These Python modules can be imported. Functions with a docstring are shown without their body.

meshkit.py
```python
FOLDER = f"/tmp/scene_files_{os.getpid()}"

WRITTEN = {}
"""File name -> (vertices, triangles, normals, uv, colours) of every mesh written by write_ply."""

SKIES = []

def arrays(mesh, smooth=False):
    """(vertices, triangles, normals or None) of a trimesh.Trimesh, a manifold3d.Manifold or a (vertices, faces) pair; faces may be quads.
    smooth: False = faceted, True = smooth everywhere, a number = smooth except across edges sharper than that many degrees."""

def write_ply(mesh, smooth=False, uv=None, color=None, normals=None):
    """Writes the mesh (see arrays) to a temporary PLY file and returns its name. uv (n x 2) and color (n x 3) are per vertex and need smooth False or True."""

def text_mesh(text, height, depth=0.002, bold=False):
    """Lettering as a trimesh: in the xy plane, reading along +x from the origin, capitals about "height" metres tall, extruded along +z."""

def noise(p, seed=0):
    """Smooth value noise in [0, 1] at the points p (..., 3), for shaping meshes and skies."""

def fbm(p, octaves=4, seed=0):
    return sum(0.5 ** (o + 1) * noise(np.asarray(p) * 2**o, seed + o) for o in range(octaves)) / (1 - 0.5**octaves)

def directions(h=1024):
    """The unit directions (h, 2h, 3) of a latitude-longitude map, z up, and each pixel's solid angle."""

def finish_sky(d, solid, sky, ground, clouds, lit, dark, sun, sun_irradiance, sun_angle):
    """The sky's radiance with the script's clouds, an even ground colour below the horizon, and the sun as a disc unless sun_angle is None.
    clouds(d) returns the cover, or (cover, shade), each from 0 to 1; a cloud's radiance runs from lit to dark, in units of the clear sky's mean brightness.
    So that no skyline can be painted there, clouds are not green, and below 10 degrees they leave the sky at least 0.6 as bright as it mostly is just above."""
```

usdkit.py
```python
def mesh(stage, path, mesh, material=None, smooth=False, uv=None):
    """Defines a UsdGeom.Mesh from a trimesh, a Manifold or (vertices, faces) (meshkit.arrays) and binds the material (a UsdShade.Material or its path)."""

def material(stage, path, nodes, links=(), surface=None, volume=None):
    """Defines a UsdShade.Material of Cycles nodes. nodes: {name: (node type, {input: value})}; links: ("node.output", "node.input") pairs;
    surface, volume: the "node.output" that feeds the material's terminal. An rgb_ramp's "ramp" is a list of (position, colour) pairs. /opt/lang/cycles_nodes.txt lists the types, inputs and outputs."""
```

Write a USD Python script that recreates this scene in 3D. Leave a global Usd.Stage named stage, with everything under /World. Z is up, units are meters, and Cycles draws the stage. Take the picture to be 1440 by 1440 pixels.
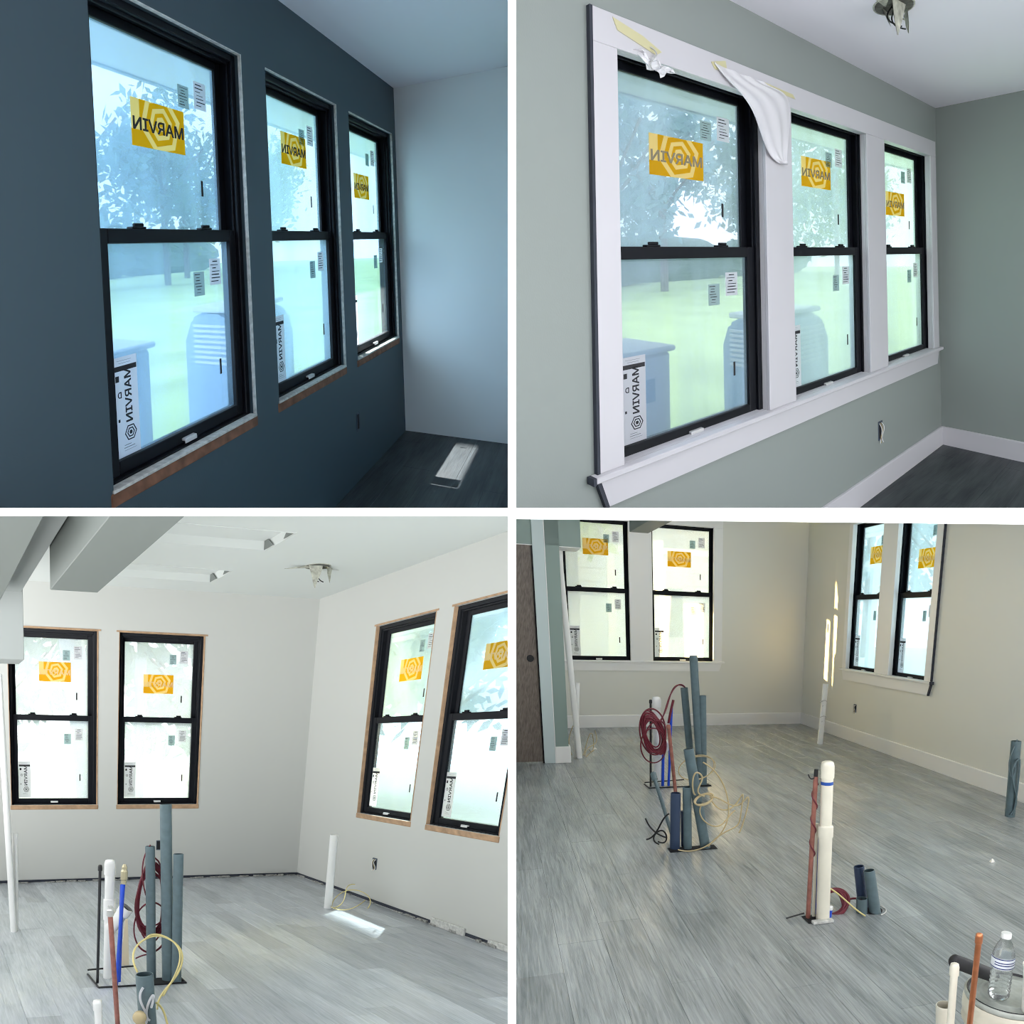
import math, random
import numpy as np
import trimesh
import shapely.geometry as sg
from shapely import affinity
import meshkit, usdkit
from pxr import Usd, UsdGeom, UsdLux, Gf, Sdf

rng = np.random.default_rng(1626)
random.seed(1626)
stage = Usd.Stage.CreateInMemory()
UsdGeom.SetStageUpAxis(stage, 'Z')
UsdGeom.SetStageMetersPerUnit(stage, 1.0)
UsdGeom.Xform.Define(stage, '/World')

# ------------------------------------------------------------------ camera
F_PX = 860.0                       # focal length in pixels of a 1440 px wide picture
cam = UsdGeom.Camera.Define(stage, '/World/camera')
cam.CreateHorizontalApertureAttr(36.0)
cam.CreateVerticalApertureAttr(36.0)
cam.CreateFocalLengthAttr(36.0 * F_PX / 1440.0)
cam.CreateClippingRangeAttr(Gf.Vec2f(0.05, 500))
cam.AddRotateXOp().Set(90.0)       # at the origin, level, looking along +y
cam.CreateExposureAttr(0.0)

# ------------------------------------------------------------------ daylight: a bright even overcast sky
sky = UsdLux.DomeLight.Define(stage, '/World/sky')
sky.CreateIntensityAttr(1.0)
sky.CreateColorAttr(Gf.Vec3f(0.97, 0.985, 1.0))

# ------------------------------------------------------------------ the four rooms
# Each room is modelled in its own metres: X along its back wall, Y outwards through it, Z up, the corner of its two walls at the
# origin.  The building is splayed: from the cross of the two partitions every room runs outwards and away, so its edges
# (columns of M) are not parallel to those of the room next door.  O is the room's corner in the world.
class Room:
    def __init__(s, name, side, level, M, O):
        s.name, s.side, s.level = name, side, level
        s.M, s.O = np.array(M, float), np.array(O, float)
    def w(s, p):
        return np.asarray(p, float) @ s.M.T + s.O
    def back(s, p):
        return (np.asarray(p, float) - s.O) @ np.linalg.inv(s.M).T

TL = Room('TL', -1, 1, [[0.11509, -1.09791, -0.02879], [0.9462, 0.57229, -0.03721], [0.42828, 0.20695, 0.98364]], [-0.85898, 4.94155, 0.65891])
TR = Room('TR', 1, 1, [[1.01539, -0.45347, -0.01698], [0.90013, 0.75456, 0.00381], [0.38818, 0.30119, 1.00143]], [3.50893, 4.99197, 0.55875])
BL = Room('BL', -1, -1, [[0.8515, -0.72659, 0.16565], [0.18651, 0.7615, -0.2356], [-0.08397, -0.2847, 1.13318]], [-2.34809, 6.6753, -3.96263])
BR = Room('BR', 1, -1, [[1.06239, -0.02595, -0.06987], [0.29771, 0.76493, -0.23671], [-0.08463, -0.12664, 1.08307]], [3.85548, 8.15495, -2.81818])

PART_NEAR, PART_HALF = 1.20, 0.0084    # where the partitions start, and half their thickness

# ------------------------------------------------------------------ names, tags, meshes
taken = {}
def numbered(path):
    n = taken.get(path, 0)
    taken[path] = n + 1
    return path if n == 0 else f'{path}_{n:03d}'

def tag(prim, label=None, cat=None, group=None, kind=None):
    for k, v in (('label', label), ('category', cat), ('group', group), ('kind', kind)):
        if v:
            prim.SetCustomDataByKey(k, v)

def clip(m, room):
    """A room stops at the partitions that divide it from its neighbours."""
    for ax, sgn in ((0, room.side), (2, room.level)):
        d = sgn * m.vertices[:, ax]
        if len(d) and d.min() < PART_HALF:
            if d.max() <= PART_HALF:
                return None
            n = np.zeros(3); n[ax] = sgn
            m = trimesh.intersections.slice_mesh_plane(m, n, n * PART_HALF, cap=False)
            if m is None or len(m.faces) == 0:
                return None
    return m

REPEATS = {'window': 'double hung windows', 'conduit': 'conduits rising from the floor', 'drain_pipe': 'pale drain pipes', 'water_tube': 'thin water tubes',
           'tree': 'trees outside the windows', 'hedge': 'hedges beyond the lawn', 'masking_tape': 'strips of masking tape', 'electrical_box': 'electrical boxes',
           'floor_cutout': 'cut-outs in the floor', 'wire_coil': 'hanks of red wire', 'copper_pipe': 'copper pipes', 'porch_post': 'porch posts'}
PLACES = {'TL': 'upper left room', 'TR': 'upper right room', 'BL': 'lower left room', 'BR': 'lower right room'}
repeats = {}
def note_repeat(prim, name, room):
    if room is not None and name in REPEATS:
        repeats.setdefault(f'{REPEATS[name]}, {PLACES[room.name]}', []).append(prim)

class Thing:
    def __init__(s, room, name, base, label, cat, group=None, kind=None):
        s.room, s.path = room, numbered('/World/' + name)
        s.base = room.w(base) if room else np.asarray(base, float)
        x = UsdGeom.Xform.Define(stage, s.path)
        x.AddTranslateOp().Set(Gf.Vec3d(*map(float, s.base)))
        tag(x.GetPrim(), label, cat, group, kind)
        note_repeat(x.GetPrim(), name, room)
    def part(s, name, mesh, mat, parent=None, smooth=False, label=None, kind=None, uv=False):
        m = put(s.room, mesh)
        if m is None:
            return parent or s.path
        path = numbered((parent or s.path) + '/' + name)
        st = s.room.back(m.vertices)[:, :2] if uv else None
        p = usdkit.mesh(stage, path, (m.vertices - s.base, m.faces), M[mat], smooth=smooth, uv=st)
        tag(p.GetPrim(), label=label, kind=kind)
        return path

def put(room, mesh):
    if isinstance(mesh, (list, tuple)):
        mesh = trimesh.util.concatenate([x for x in mesh if x is not None])
    if room is None:
        return mesh
    v = room.w(mesh.vertices)
    return clip(trimesh.Trimesh(v, mesh.faces, process=False), room)

def single(room, name, mesh, mat, label, cat, group=None, kind=None, smooth=False, uv=False):
    """A thing that is one mesh."""
    m = put(room, mesh)
    if m is None:
        return
    path = numbered('/World/' + name)
    base = np.array([*(m.bounds.mean(0)[:2]), m.bounds[0, 2]])
    st = room.back(m.vertices)[:, :2] if uv and room else None
    p = usdkit.mesh(stage, path, (m.vertices - base, m.faces), M[mat], smooth=smooth, uv=st)
    p.AddTranslateOp().Set(Gf.Vec3d(*map(float, base)))
    tag(p.GetPrim(), label, cat, group, kind)
    note_repeat(p.GetPrim(), name, room)

# ------------------------------------------------------------------ shapes
def box(x0, x1, y0, y1, z0, z1):
    b = trimesh.creation.box((abs(x1 - x0), abs(y1 - y0), abs(z1 - z0)))
    b.apply_translation(((x0 + x1) / 2, (y0 + y1) / 2, (z0 + z1) / 2))
    return b

def bbox(x0, x1, y0, y1, z0, z1, r=0.004):
    """A box with chamfered edges."""
    x0, x1 = sorted((x0, x1)); y0, y1 = sorted((y0, y1)); z0, z1 = sorted((z0, z1))
    r = min(r, (x1 - x0) / 3, (y1 - y0) / 3, (z1 - z0) / 3)
    p = []
    for a, b, c in ((0, r, r), (r, 0, r), (r, r, 0)):
        for x in (x0 + a, x1 - a):
            for y in (y0 + b, y1 - b):
                for z in (z0 + c, z1 - c):
                    p.append((x, y, z))
    return trimesh.convex.convex_hull(np.array(p))

def frame_of(d):
    d = np.asarray(d, float) / np.linalg.norm(d)
    a = np.cross(d, (0, 0, 1.0) if abs(d[2]) < 0.9 else (1.0, 0, 0)); a /= np.linalg.norm(a)
    return a, np.cross(d, a), d

def lathe(profile, p0, direction, n=24):
    """profile: (radius, distance along the axis) pairs."""
    a, b, d = frame_of(direction)
    ang = np.arange(n) * 2 * math.pi / n
    v, f = [], []
    for r, t in profile:
        v.append(np.asarray(p0) + d * t + r * (np.cos(ang)[:, None] * a + np.sin(ang)[:, None] * b))
    k = len(profile)
    for i in range(k - 1):
        for j in range(n):
            q = (i * n + j, i * n + (j + 1) % n, (i + 1) * n + (j + 1) % n, (i + 1) * n + j)
            f += [(q[0], q[1], q[2]), (q[0], q[2], q[3])]
    m = trimesh.Trimesh(np.vstack(v), f, process=False)
    m.merge_vertices()
    m.update_faces(m.nondegenerate_faces())
    return m

def rod(p0, p1, r, r1=None, n=16):
    p0, p1 = np.asarray(p0, float), np.asarray(p1, float)
    L = np.linalg.norm(p1 - p0); r1 = r if r1 is None else r1
    return lathe([(0, 0), (r, 0), (r1, L), (0, L)], p0, p1 - p0, n)

def hollow(p0, p1, r, wall=0.12, depth=0.25, n=28):
    """A pipe with an open mouth at p1."""
    p0, p1 = np.asarray(p0, float), np.asarray(p1, float)
    L = np.linalg.norm(p1 - p0); q = r * (1 - wall)
    return lathe([(0, 0), (r, 0), (r, L - 0.002), (r - 0.0015, L), (q, L), (q, max(L - depth, 0.01)), (0, max(L - depth, 0.01))], p0, p1 - p0, n)

def smooth_line(pts, n=60):
    from scipy.interpolate import splprep, splev
    pts = np.asarray(pts, float)
    k = min(3, len(pts) - 1)
    tck, _ = splprep(pts.T, s=0, k=k)
    return np.array(splev(np.linspace(0, 1, n), tck)).T

def tube(pts, r, sides=6, n=60, smooth=True):
    p = smooth_line(pts, n) if smooth else np.asarray(pts, float)
    t = np.gradient(p, axis=0); t /= np.linalg.norm(t, axis=1, keepdims=True) + 1e-12
    a = np.cross(t[0], (0.3, 0.5, 0.81)); a /= np.linalg.norm(a)
    v = []
    ang = np.arange(sides) * 2 * math.pi / sides
    for i in range(len(p)):
        a = a - t[i] * (a @ t[i]); a /= np.linalg.norm(a)
        b = np.cross(t[i], a)
        v.append(p[i] + r * (np.cos(ang)[:, None] * a + np.sin(ang)[:, None] * b))
    f = []
    for i in range(len(p) - 1):
        for j in range(sides):
            q = (i * sides + j, i * sides + (j + 1) % sides, (i + 1) * sides + (j + 1) % sides, (i + 1) * sides + j)
            f += [(q[0], q[1], q[2]), (q[0], q[2], q[3])]
    e = (len(p) - 1) * sides
    for j in range(1, sides - 1):
        f += [(0, j + 1, j), (e, e + j, e + j + 1)]
    return trimesh.Trimesh(np.vstack(v), f, process=False)

def extrude(poly, h):
    polys = [g for g in getattr(poly, 'geoms', [poly]) if g.area > 1e-9 and g.geom_type == 'Polygon']
    return trimesh.util.concatenate([trimesh.creation.extrude_polygon(g, h, engine='earcut') for g in polys])

def grid(fn, nu, nv, thick=0.0015):
    """A sheet fn(u, v) -> point with u, v in [0, 1], given a thickness."""
    u, v = np.meshgrid(np.linspace(0, 1, nu), np.linspace(0, 1, nv), indexing='ij')
    P = np.array([fn(a, b) for a, b in zip(u.ravel(), v.ravel())])
    f = []
    for i in range(nu - 1):
        for j in range(nv - 1):
            q = (i * nv + j, (i + 1) * nv + j, (i + 1) * nv + j + 1, i * nv + j + 1)
            f += [(q[0], q[1], q[2]), (q[0], q[2], q[3])]
    return trimesh.Trimesh(P, f, process=False)

class Wall:
    """Local wall coordinates: u to the right as seen from the room, v up, w outwards (0 = the plaster's face)."""
    def __init__(s, which):
        s.which = which
    def __call__(s, m):
        if isinstance(m, (list, tuple)):
            m = trimesh.util.concatenate(m)
        v = np.array(m.vertices)
        p = np.stack([v[:, 0], v[:, 2], v[:, 1]], 1) if s.which == 'back' else np.stack([v[:, 2], -v[:, 0], v[:, 1]], 1)
        return trimesh.Trimesh(p, np.array(m.faces)[:, ::-1], process=False)
BACK, RIGHT = Wall('back'), Wall('right')

def wbox(u0, u1, v0, v1, w0, w1, r=0.0):
    return bbox(u0, u1, v0, v1, w0, w1, r) if r else box(u0, u1, v0, v1, w0, w1)

def ring(u0, u1, v0, v1, w0, w1, l, r, b, t):
    """A rectangular frame with the given widths at left, right, bottom and top."""
    return [wbox(u0, u0 + l, v0, v1, w0, w1, .003), wbox(u1 - r, u1, v0, v1, w0, w1, .003),
            wbox(u0 + l, u1 - r, v0, v0 + b, w0, w1, .003), wbox(u0 + l, u1 - r, v1 - t, v1, w0, w1, .003)]

# ------------------------------------------------------------------ materials
UsdGeom.Scope.Define(stage, '/World/Looks')
M = {}
def mat(name, nodes, links, surface):
    M[name] = usdkit.material(stage, '/World/Looks/' + name, nodes, links, surface=surface)

def plain(name, col, rough=0.5, spec=0.5, metal=0.0, var=0.0, scale=6.0, bump=0.0, bscale=150.0):
    n = {'p': ('principled_bsdf', {'base_color': col, 'roughness': rough, 'specular_ior_level': spec, 'metallic': metal})}
    l = []
    if var or bump:
        n['g'] = ('geometry', {})
    if var:
        n['n'] = ('noise_texture', {'scale': scale, 'detail': 4.0})
        n['r'] = ('rgb_ramp', {'ramp': [(0.25, tuple(c * (1 - var) for c in col)), (0.75, tuple(min(1, c * (1 + var)) for c in col))]})
        l += [('g.position', 'n.vector'), ('n.fac', 'r.fac'), ('r.color', 'p.base_color')]
    if bump:
        n['bn'] = ('noise_texture', {'scale': bscale, 'detail': 2.0})
        n['b'] = ('bump', {'strength': bump, 'distance': 0.01})
        l += [('g.position', 'bn.vector'), ('bn.fac', 'b.height'), ('b.normal', 'p.normal')]
    mat(name, n, l, 'p.BSDF')

def pane(name, tint, film, haze, var=0.12, scale=3.0):
    """Glass under a protective film: mostly clear and tinted, with a milky scattering part that is smeared unevenly.
    tint and haze are for the whole pane, whose two faces share them."""
    tint, haze, var = tuple(math.sqrt(c) for c in tint), 1 - math.sqrt(1 - haze), var / 2
    mat(name, {
        'g': ('geometry', {}), 'mp': ('mapping', {'scale': (1.0, 1.0, 0.25)}),
        'n': ('noise_texture', {'scale': scale, 'detail': 3.0, 'distortion': 0.6}),
        'h': ('map_range', {'from_min': 0.3, 'from_max': 0.7, 'to_min': max(0, haze - var), 'to_max': min(1, haze + var)}),
        't': ('transparent_bsdf', {'color': tint}), 's': ('translucent_bsdf', {'color': film}),
        'mx': ('mix_closure', {}), 'gl': ('glossy_bsdf', {'color': (1, 1, 1), 'roughness': 0.08}),
        'fr': ('fresnel', {'IOR': 1.35}), 'k': ('math', {'math_type': 'multiply', 'value2': 0.5}), 'out': ('mix_closure', {})},
        [('g.position', 'mp.vector'), ('mp.vector', 'n.vector'), ('n.fac', 'h.value'), ('h.result', 'mx.fac'), ('t.BSDF', 'mx.closure1'), ('s.BSDF', 'mx.closure2'),
         ('fr.fac', 'k.value1'), ('k.value', 'out.fac'), ('mx.closure', 'out.closure1'), ('gl.BSDF', 'out.closure2')], 'out.closure')

def thin(name, col, through=0.6, rough=0.6):
    """Paper, tape, plastic film and leaves: light also comes through from behind."""
    mat(name, {'d': ('principled_bsdf', {'base_color': col, 'roughness': rough}), 't': ('translucent_bsdf', {'color': col}), 'm': ('mix_closure', {'fac': through})},
        [('d.BSDF', 'm.closure1'), ('t.BSDF', 'm.closure2')], 'm.closure')

def plank(name, dark, light, along, rough, bump=0.25, spec=0.5):
    """Wood-look plank: grain streaks along the board (st = metres in the room)."""
    sc = (4.0, 80.0, 1.0) if along == 'x' else (80.0, 4.0, 1.0)
    s2 = (1.6, 9.0, 1.0) if along == 'x' else (9.0, 1.6, 1.0)
    mat(name, {
        'uv': ('uvmap', {'attribute': 'st'}), 'm1': ('mapping', {'scale': sc}), 'm2': ('mapping', {'scale': s2}),
        'n1': ('noise_texture', {'scale': 1.0, 'detail': 5.0, 'roughness': 0.6, 'distortion': 0.8}),
        'n2': ('noise_texture', {'scale': 1.0, 'detail': 3.0}),
        'mix': ('mix_float', {'fac': 0.45}),
        'r': ('rgb_ramp', {'ramp': [(0.36, dark), (0.62, light)]}),
        'b': ('bump', {'strength': bump, 'distance': 0.004}),
        'rr': ('map_range', {'from_min': 0.3, 'from_max': 0.7, 'to_min': rough + 0.12, 'to_max': rough - 0.06}),
        'p': ('principled_bsdf', {'specular_ior_level': spec})},
        [('uv.UV', 'm1.vector'), ('uv.UV', 'm2.vector'), ('m1.vector', 'n1.vector'), ('m2.vector', 'n2.vector'), ('n1.fac', 'mix.a'), ('n2.fac', 'mix.b'),
         ('mix.result', 'r.fac'), ('r.color', 'p.base_color'), ('n1.fac', 'b.height'), ('b.normal', 'p.normal'), ('n2.fac', 'rr.value'), ('rr.result', 'p.roughness')], 'p.BSDF')

plain('partition_white', (0.93, 0.97, 0.97), 0.6)
plain('paint_slate_shaded', (0.046, 0.074, 0.092), 0.55, bump=0.03)  # wall colour darkened to carry the backlit shade of the window wall
plain('paint_slate_lit', (0.80, 0.83, 0.85), 0.55, bump=0.03)  # same wall paint, lightened to carry the window light on the end wall
plain('paint_sage', (0.275, 0.31, 0.288), 0.5, bump=0.03)
plain('primer', (0.545, 0.55, 0.515), 0.7, bump=0.03)
plain('paint_greige', (0.72, 0.715, 0.655), 0.5, bump=0.03)
plain('paint_green', (0.24, 0.31, 0.28), 0.5)
plain('paint_green_pale', (0.52, 0.60, 0.60), 0.4)
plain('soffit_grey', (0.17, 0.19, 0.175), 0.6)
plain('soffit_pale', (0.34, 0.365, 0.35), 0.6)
plain('ceiling_cool', (0.87, 0.84, 0.91), 0.8)
plain('ceiling_white', (0.78, 0.78, 0.80), 0.8)
plain('ceiling_primer', (0.66, 0.69, 0.66), 0.8)
plain('trim_white', (0.82, 0.81, 0.79), 0.35)
plain('trim_lilac', (0.61, 0.60, 0.625), 0.35)
plain('trim_edge', (0.03, 0.035, 0.05), 0.7)
plain('frame_black', (0.004, 0.005, 0.008), 0.5, 0.2)
plain('bead_pale', (0.55, 0.55, 0.52), 0.8, var=0.3, scale=40)
plain('raw_wood', (0.20, 0.09, 0.05), 0.8, var=0.4, scale=18)
plain('raw_wood_pale', (0.42, 0.27, 0.16), 0.8, var=0.25, scale=18)
plain('lift_metal', (0.75, 0.75, 0.75), 0.3, metal=0.3)
pane('pane_blue', (0.50, 0.76, 1.0), (0.46, 0.72, 1.0), 0.30, var=.2)
pane('pane_cyan', (0.52, 0.79, 1.0), (0.52, 0.80, 1.0), 0.46, var=.22)
pane('pane_bare_blue', (0.46, 0.76, 1.0), (0.6, 0.85, 1.0), 0.06, var=.04)
pane('pane_clear', (0.70, 0.84, 1.0), (0.74, 0.87, 1.0), 0.38, var=.22)
pane('pane_haze', (0.74, 0.90, 1.0), (0.78, 0.93, 1.0), 0.58, var=.22)
pane('pane_bare', (0.75, 0.92, 0.97), (0.9, 0.95, 1.0), 0.03, var=0.02)
pane('pane_milky', (0.94, 0.98, 1.0), (0.93, 0.97, 1.0), 0.64)
pane('pane_sky', (0.62, 0.87, 1.0), (0.76, 0.93, 1.0), 0.45, var=.2)
thin('sticker_orange', (0.86, 0.56, 0.012), 0.7)
thin('sticker_pale', (0.98, 0.80, 0.40), 0.7)
thin('label_white', (0.80, 0.80, 0.82), 0.6)
thin('label_grey', (0.52, 0.64, 0.64), 0.6)
plain('ink', (0.015, 0.015, 0.02), 0.6)
plain('ink_brown', (0.22, 0.19, 0.12), 0.6)
thin('ink_pale', (0.90, 0.78, 0.50), 0.6)
plain('box_blue', (0.05, 0.07, 0.10), 0.6)
plain('dark_void', (0.01, 0.01, 0.012), 0.9)
thin('tape_yellow', (0.78, 0.74, 0.45), 0.25)
thin('plastic_film', (0.88, 0.87, 0.89), 0.25, 0.4)
plain('foil', (0.62, 0.62, 0.60), 0.35, metal=0.6)
plain('can_shadow', (0.10, 0.10, 0.085), 0.8, var=0.6, scale=25)
plain('paper_torn', (0.42, 0.42, 0.35), 0.8, var=0.45, scale=30)
for i, k in enumerate((0.93, 1.0, 1.07)):
    plank(f'plank_dark_{i}', (0.012 * k, 0.017 * k, 0.021 * k), (0.052 * k, 0.062 * k, 0.068 * k), 'x', 0.42)
    k2 = (0.86, 1.0, 1.1)[i]
    plank(f'plank_grey_{i}', (0.34 * k2, 0.37 * k2, 0.395 * k2), (0.58 * k2, 0.60 * k2, 0.635 * k2), 'y', 0.30)
    plank(f'plank_brown_{i}', (0.17 * k, 0.19 * k, 0.19 * k), (0.39 * k, 0.41 * k, 0.41 * k), 'y', 0.22, 0.7)
plain('subfloor', (0.05, 0.05, 0.05), 0.9)
plain('conduit_grey', (0.095, 0.14, 0.155), 0.45, var=0.15, scale=25)
plain('conduit_navy', (0.035, 0.055, 0.105), 0.45)
plain('pvc_white', (0.78, 0.78, 0.76), 0.35)
plain('pvc_cream', (0.76, 0.72, 0.60), 0.35, var=0.06, scale=12)
plain('primer_blue', (0.02, 0.08, 0.35), 0.5)
plain('copper', (0.55, 0.20, 0.09), 0.35, metal=0.8, var=0.25, scale=30)
plain('copper_dull', (0.33, 0.13, 0.10), 0.5, metal=0.3, var=0.3, scale=25)
plain('pex_blue', (0.01, 0.06, 0.50), 0.4)
plain('brass', (0.62, 0.55, 0.36), 0.35, metal=0.7)
plain('black_steel', (0.012, 0.012, 0.014), 0.5)
plain('wire_red', (0.13, 0.010, 0.022), 0.45)
plain('wire_yellow', (0.66, 0.56, 0.24), 0.5)
plain('wire_tan', (0.45, 0.36, 0.20), 0.6)
plain('wood_lath', (0.66, 0.58, 0.44), 0.8)
plain('debris', (0.30, 0.30, 0.28), 0.9, var=0.6, scale=60)
mat('door_wood', {'g': ('geometry', {}), 'm': ('mapping', {'scale': (90.0, 90.0, 3.0)}), 'n': ('noise_texture', {'scale': 1.0, 'detail': 5.0, 'distortion': 0.4}),
    'r': ('rgb_ramp', {'ramp': [(0.3, (0.10, 0.078, 0.064)), (0.7, (0.20, 0.165, 0.14))]}), 'p': ('principled_bsdf', {'roughness': 0.5})},
    [('g.position', 'm.vector'), ('m.vector', 'n.vector'), ('n.fac', 'r.fac'), ('r.color', 'p.base_color')], 'p.BSDF')
plain('bucket_white', (0.72, 0.68, 0.56), 0.4, var=0.12, scale=9)
plain('bucket_lid', (0.38, 0.40, 0.36), 0.35, var=0.3, scale=25)
plain('tool_black', (0.015, 0.014, 0.016), 0.6)
plain('cup_white', (0.85, 0.82, 0.76), 0.4)
mat('bottle_clear', {'t': ('transparent_bsdf', {'color': (0.93, 0.95, 0.95)}), 'd': ('translucent_bsdf', {'color': (0.9, 0.92, 0.93)}), 'td': ('mix_closure', {'fac': 0.16}), 'g': ('glossy_bsdf', {'color': (1, 1, 1), 'roughness': 0.12}), 'f': ('fresnel', {'IOR': 1.25}), 'm': ('mix_closure', {})},
    [('f.fac', 'm.fac'), ('t.BSDF', 'td.closure1'), ('d.BSDF', 'td.closure2'), ('td.closure', 'm.closure1'), ('g.BSDF', 'm.closure2')], 'm.closure')
plain('bottle_label', (0.80, 0.84, 0.88), 0.5)
plain('label_navy', (0.02, 0.03, 0.16), 0.5)
# out of doors
plain('lawn', (0.52, 0.64, 0.28), 0.9, var=0.25, scale=0.5)
thin('leaf', (0.17, 0.27, 0.20), 0.45)
thin('leaf_blue', (0.42, 0.52, 0.56), 0.45)
thin('leaf_sea', (0.22, 0.36, 0.40), 0.45)
thin('leaf_pale', (0.36, 0.48, 0.18), 0.45)
plain('bark', (0.16, 0.13, 0.12), 0.9, var=0.3, scale=10)
plain('unit_white', (0.75, 0.76, 0.78), 0.5)
plain('unit_blue', (0.30, 0.42, 0.58), 0.5)
plain('unit_dark', (0.06, 0.10, 0.18), 0.6)
plain('eave_white', (0.86, 0.86, 0.88), 0.7)
plain('eave_edge', (0.30, 0.40, 0.48), 0.7)
plain('siding', (0.62, 0.68, 0.76), 0.7)
plain('roof_grey', (0.34, 0.36, 0.42), 0.8)
plain('post_blue', (0.34, 0.42, 0.55), 0.7)
plain('concrete', (0.86, 0.87, 0.88), 0.9, var=0.1, scale=3)

# ------------------------------------------------------------------ the cross of partitions between the four rooms
DEEP = 7.4
single(None, 'wall_middle', bbox(-PART_HALF, PART_HALF, PART_NEAR, DEEP, -7, 7, .0005), 'partition_white',
       'thin white partition standing between the left and the right rooms', 'wall', kind='structure')
def slab():
    h, h2, h3 = PART_HALF, 10 / 860 * PART_NEAR, 17.5 / 860 * PART_NEAR
    e = 714 / 860 * PART_NEAR
    m = [bbox(-8, -PART_HALF, PART_NEAR, DEEP, -h, h, .0005)]
    poly = sg.Polygon([(PART_HALF, h), (8, h), (8, -h3), (e, -h3), (PART_HALF, -h2)])
    r = extrude(poly, 0.25)                 # a drop edge along the front of the right-hand slab
    r.vertices = np.stack([r.vertices[:, 0], PART_NEAR + r.vertices[:, 2], r.vertices[:, 1]], 1); r.invert()
    m += [r, box(PART_HALF, 8, PART_NEAR + .25, DEEP, -h, h)]
    return m
single(None, 'floor_middle', slab(), 'partition_white', 'thin white floor slab between the upper and the lower rooms', 'floor', kind='structure')

# ------------------------------------------------------------------ windows
def hexagon(r, rot=0):
    return sg.Polygon([(r * math.cos(math.radians(60 * k + rot)), r * math.sin(math.radians(60 * k + rot))) for k in range(6)])

def place2d(m, u, v, w):
    """A flat extruded mesh (x, y, thickness z) on the glass, its front towards the room."""
    m = m.copy(); m.apply_translation((u, v, 0)); m.vertices[:, 2] = w - m.vertices[:, 2]
    m.invert()
    return m

def text_at(txt, height, u, v, w, width=None, turn=0, depth=0.0006):
    """Lettering stuck on the outside of the glass: from the room it reads mirrored."""
    t = meshkit.text_mesh(txt, height, depth, bold=True)
    c = t.bounds.mean(0); t.apply_translation((-c[0], -c[1], 0))
    if width:
        t.vertices[:, 0] *= width / (t.bounds[1, 0] - t.bounds[0, 0])
    t.vertices[:, 0] *= -1; t.invert()
    if turn:
        t.apply_transform(trimesh.transformations.rotation_matrix(math.radians(turn), (0, 0, 1)))
    return place2d(t, u, v, w)

BARS = {}
def print_lines(u0, u1, v0, v1, w, seed, rows=7):
    r = np.random.default_rng(seed)
    m = []
    for k in range(rows):
        v = v1 - (k + 1) * (v1 - v0) / (rows + 1)
        a = u0 + (u1 - u0) * r.uniform(.08, .3); b = u0 + (u1 - u0) * r.uniform(.5, .92)
        m.append(wbox(a, b, v, v + (v1 - v0) * r.uniform(.015, .04), w - .0008, w))
    return m

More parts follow.
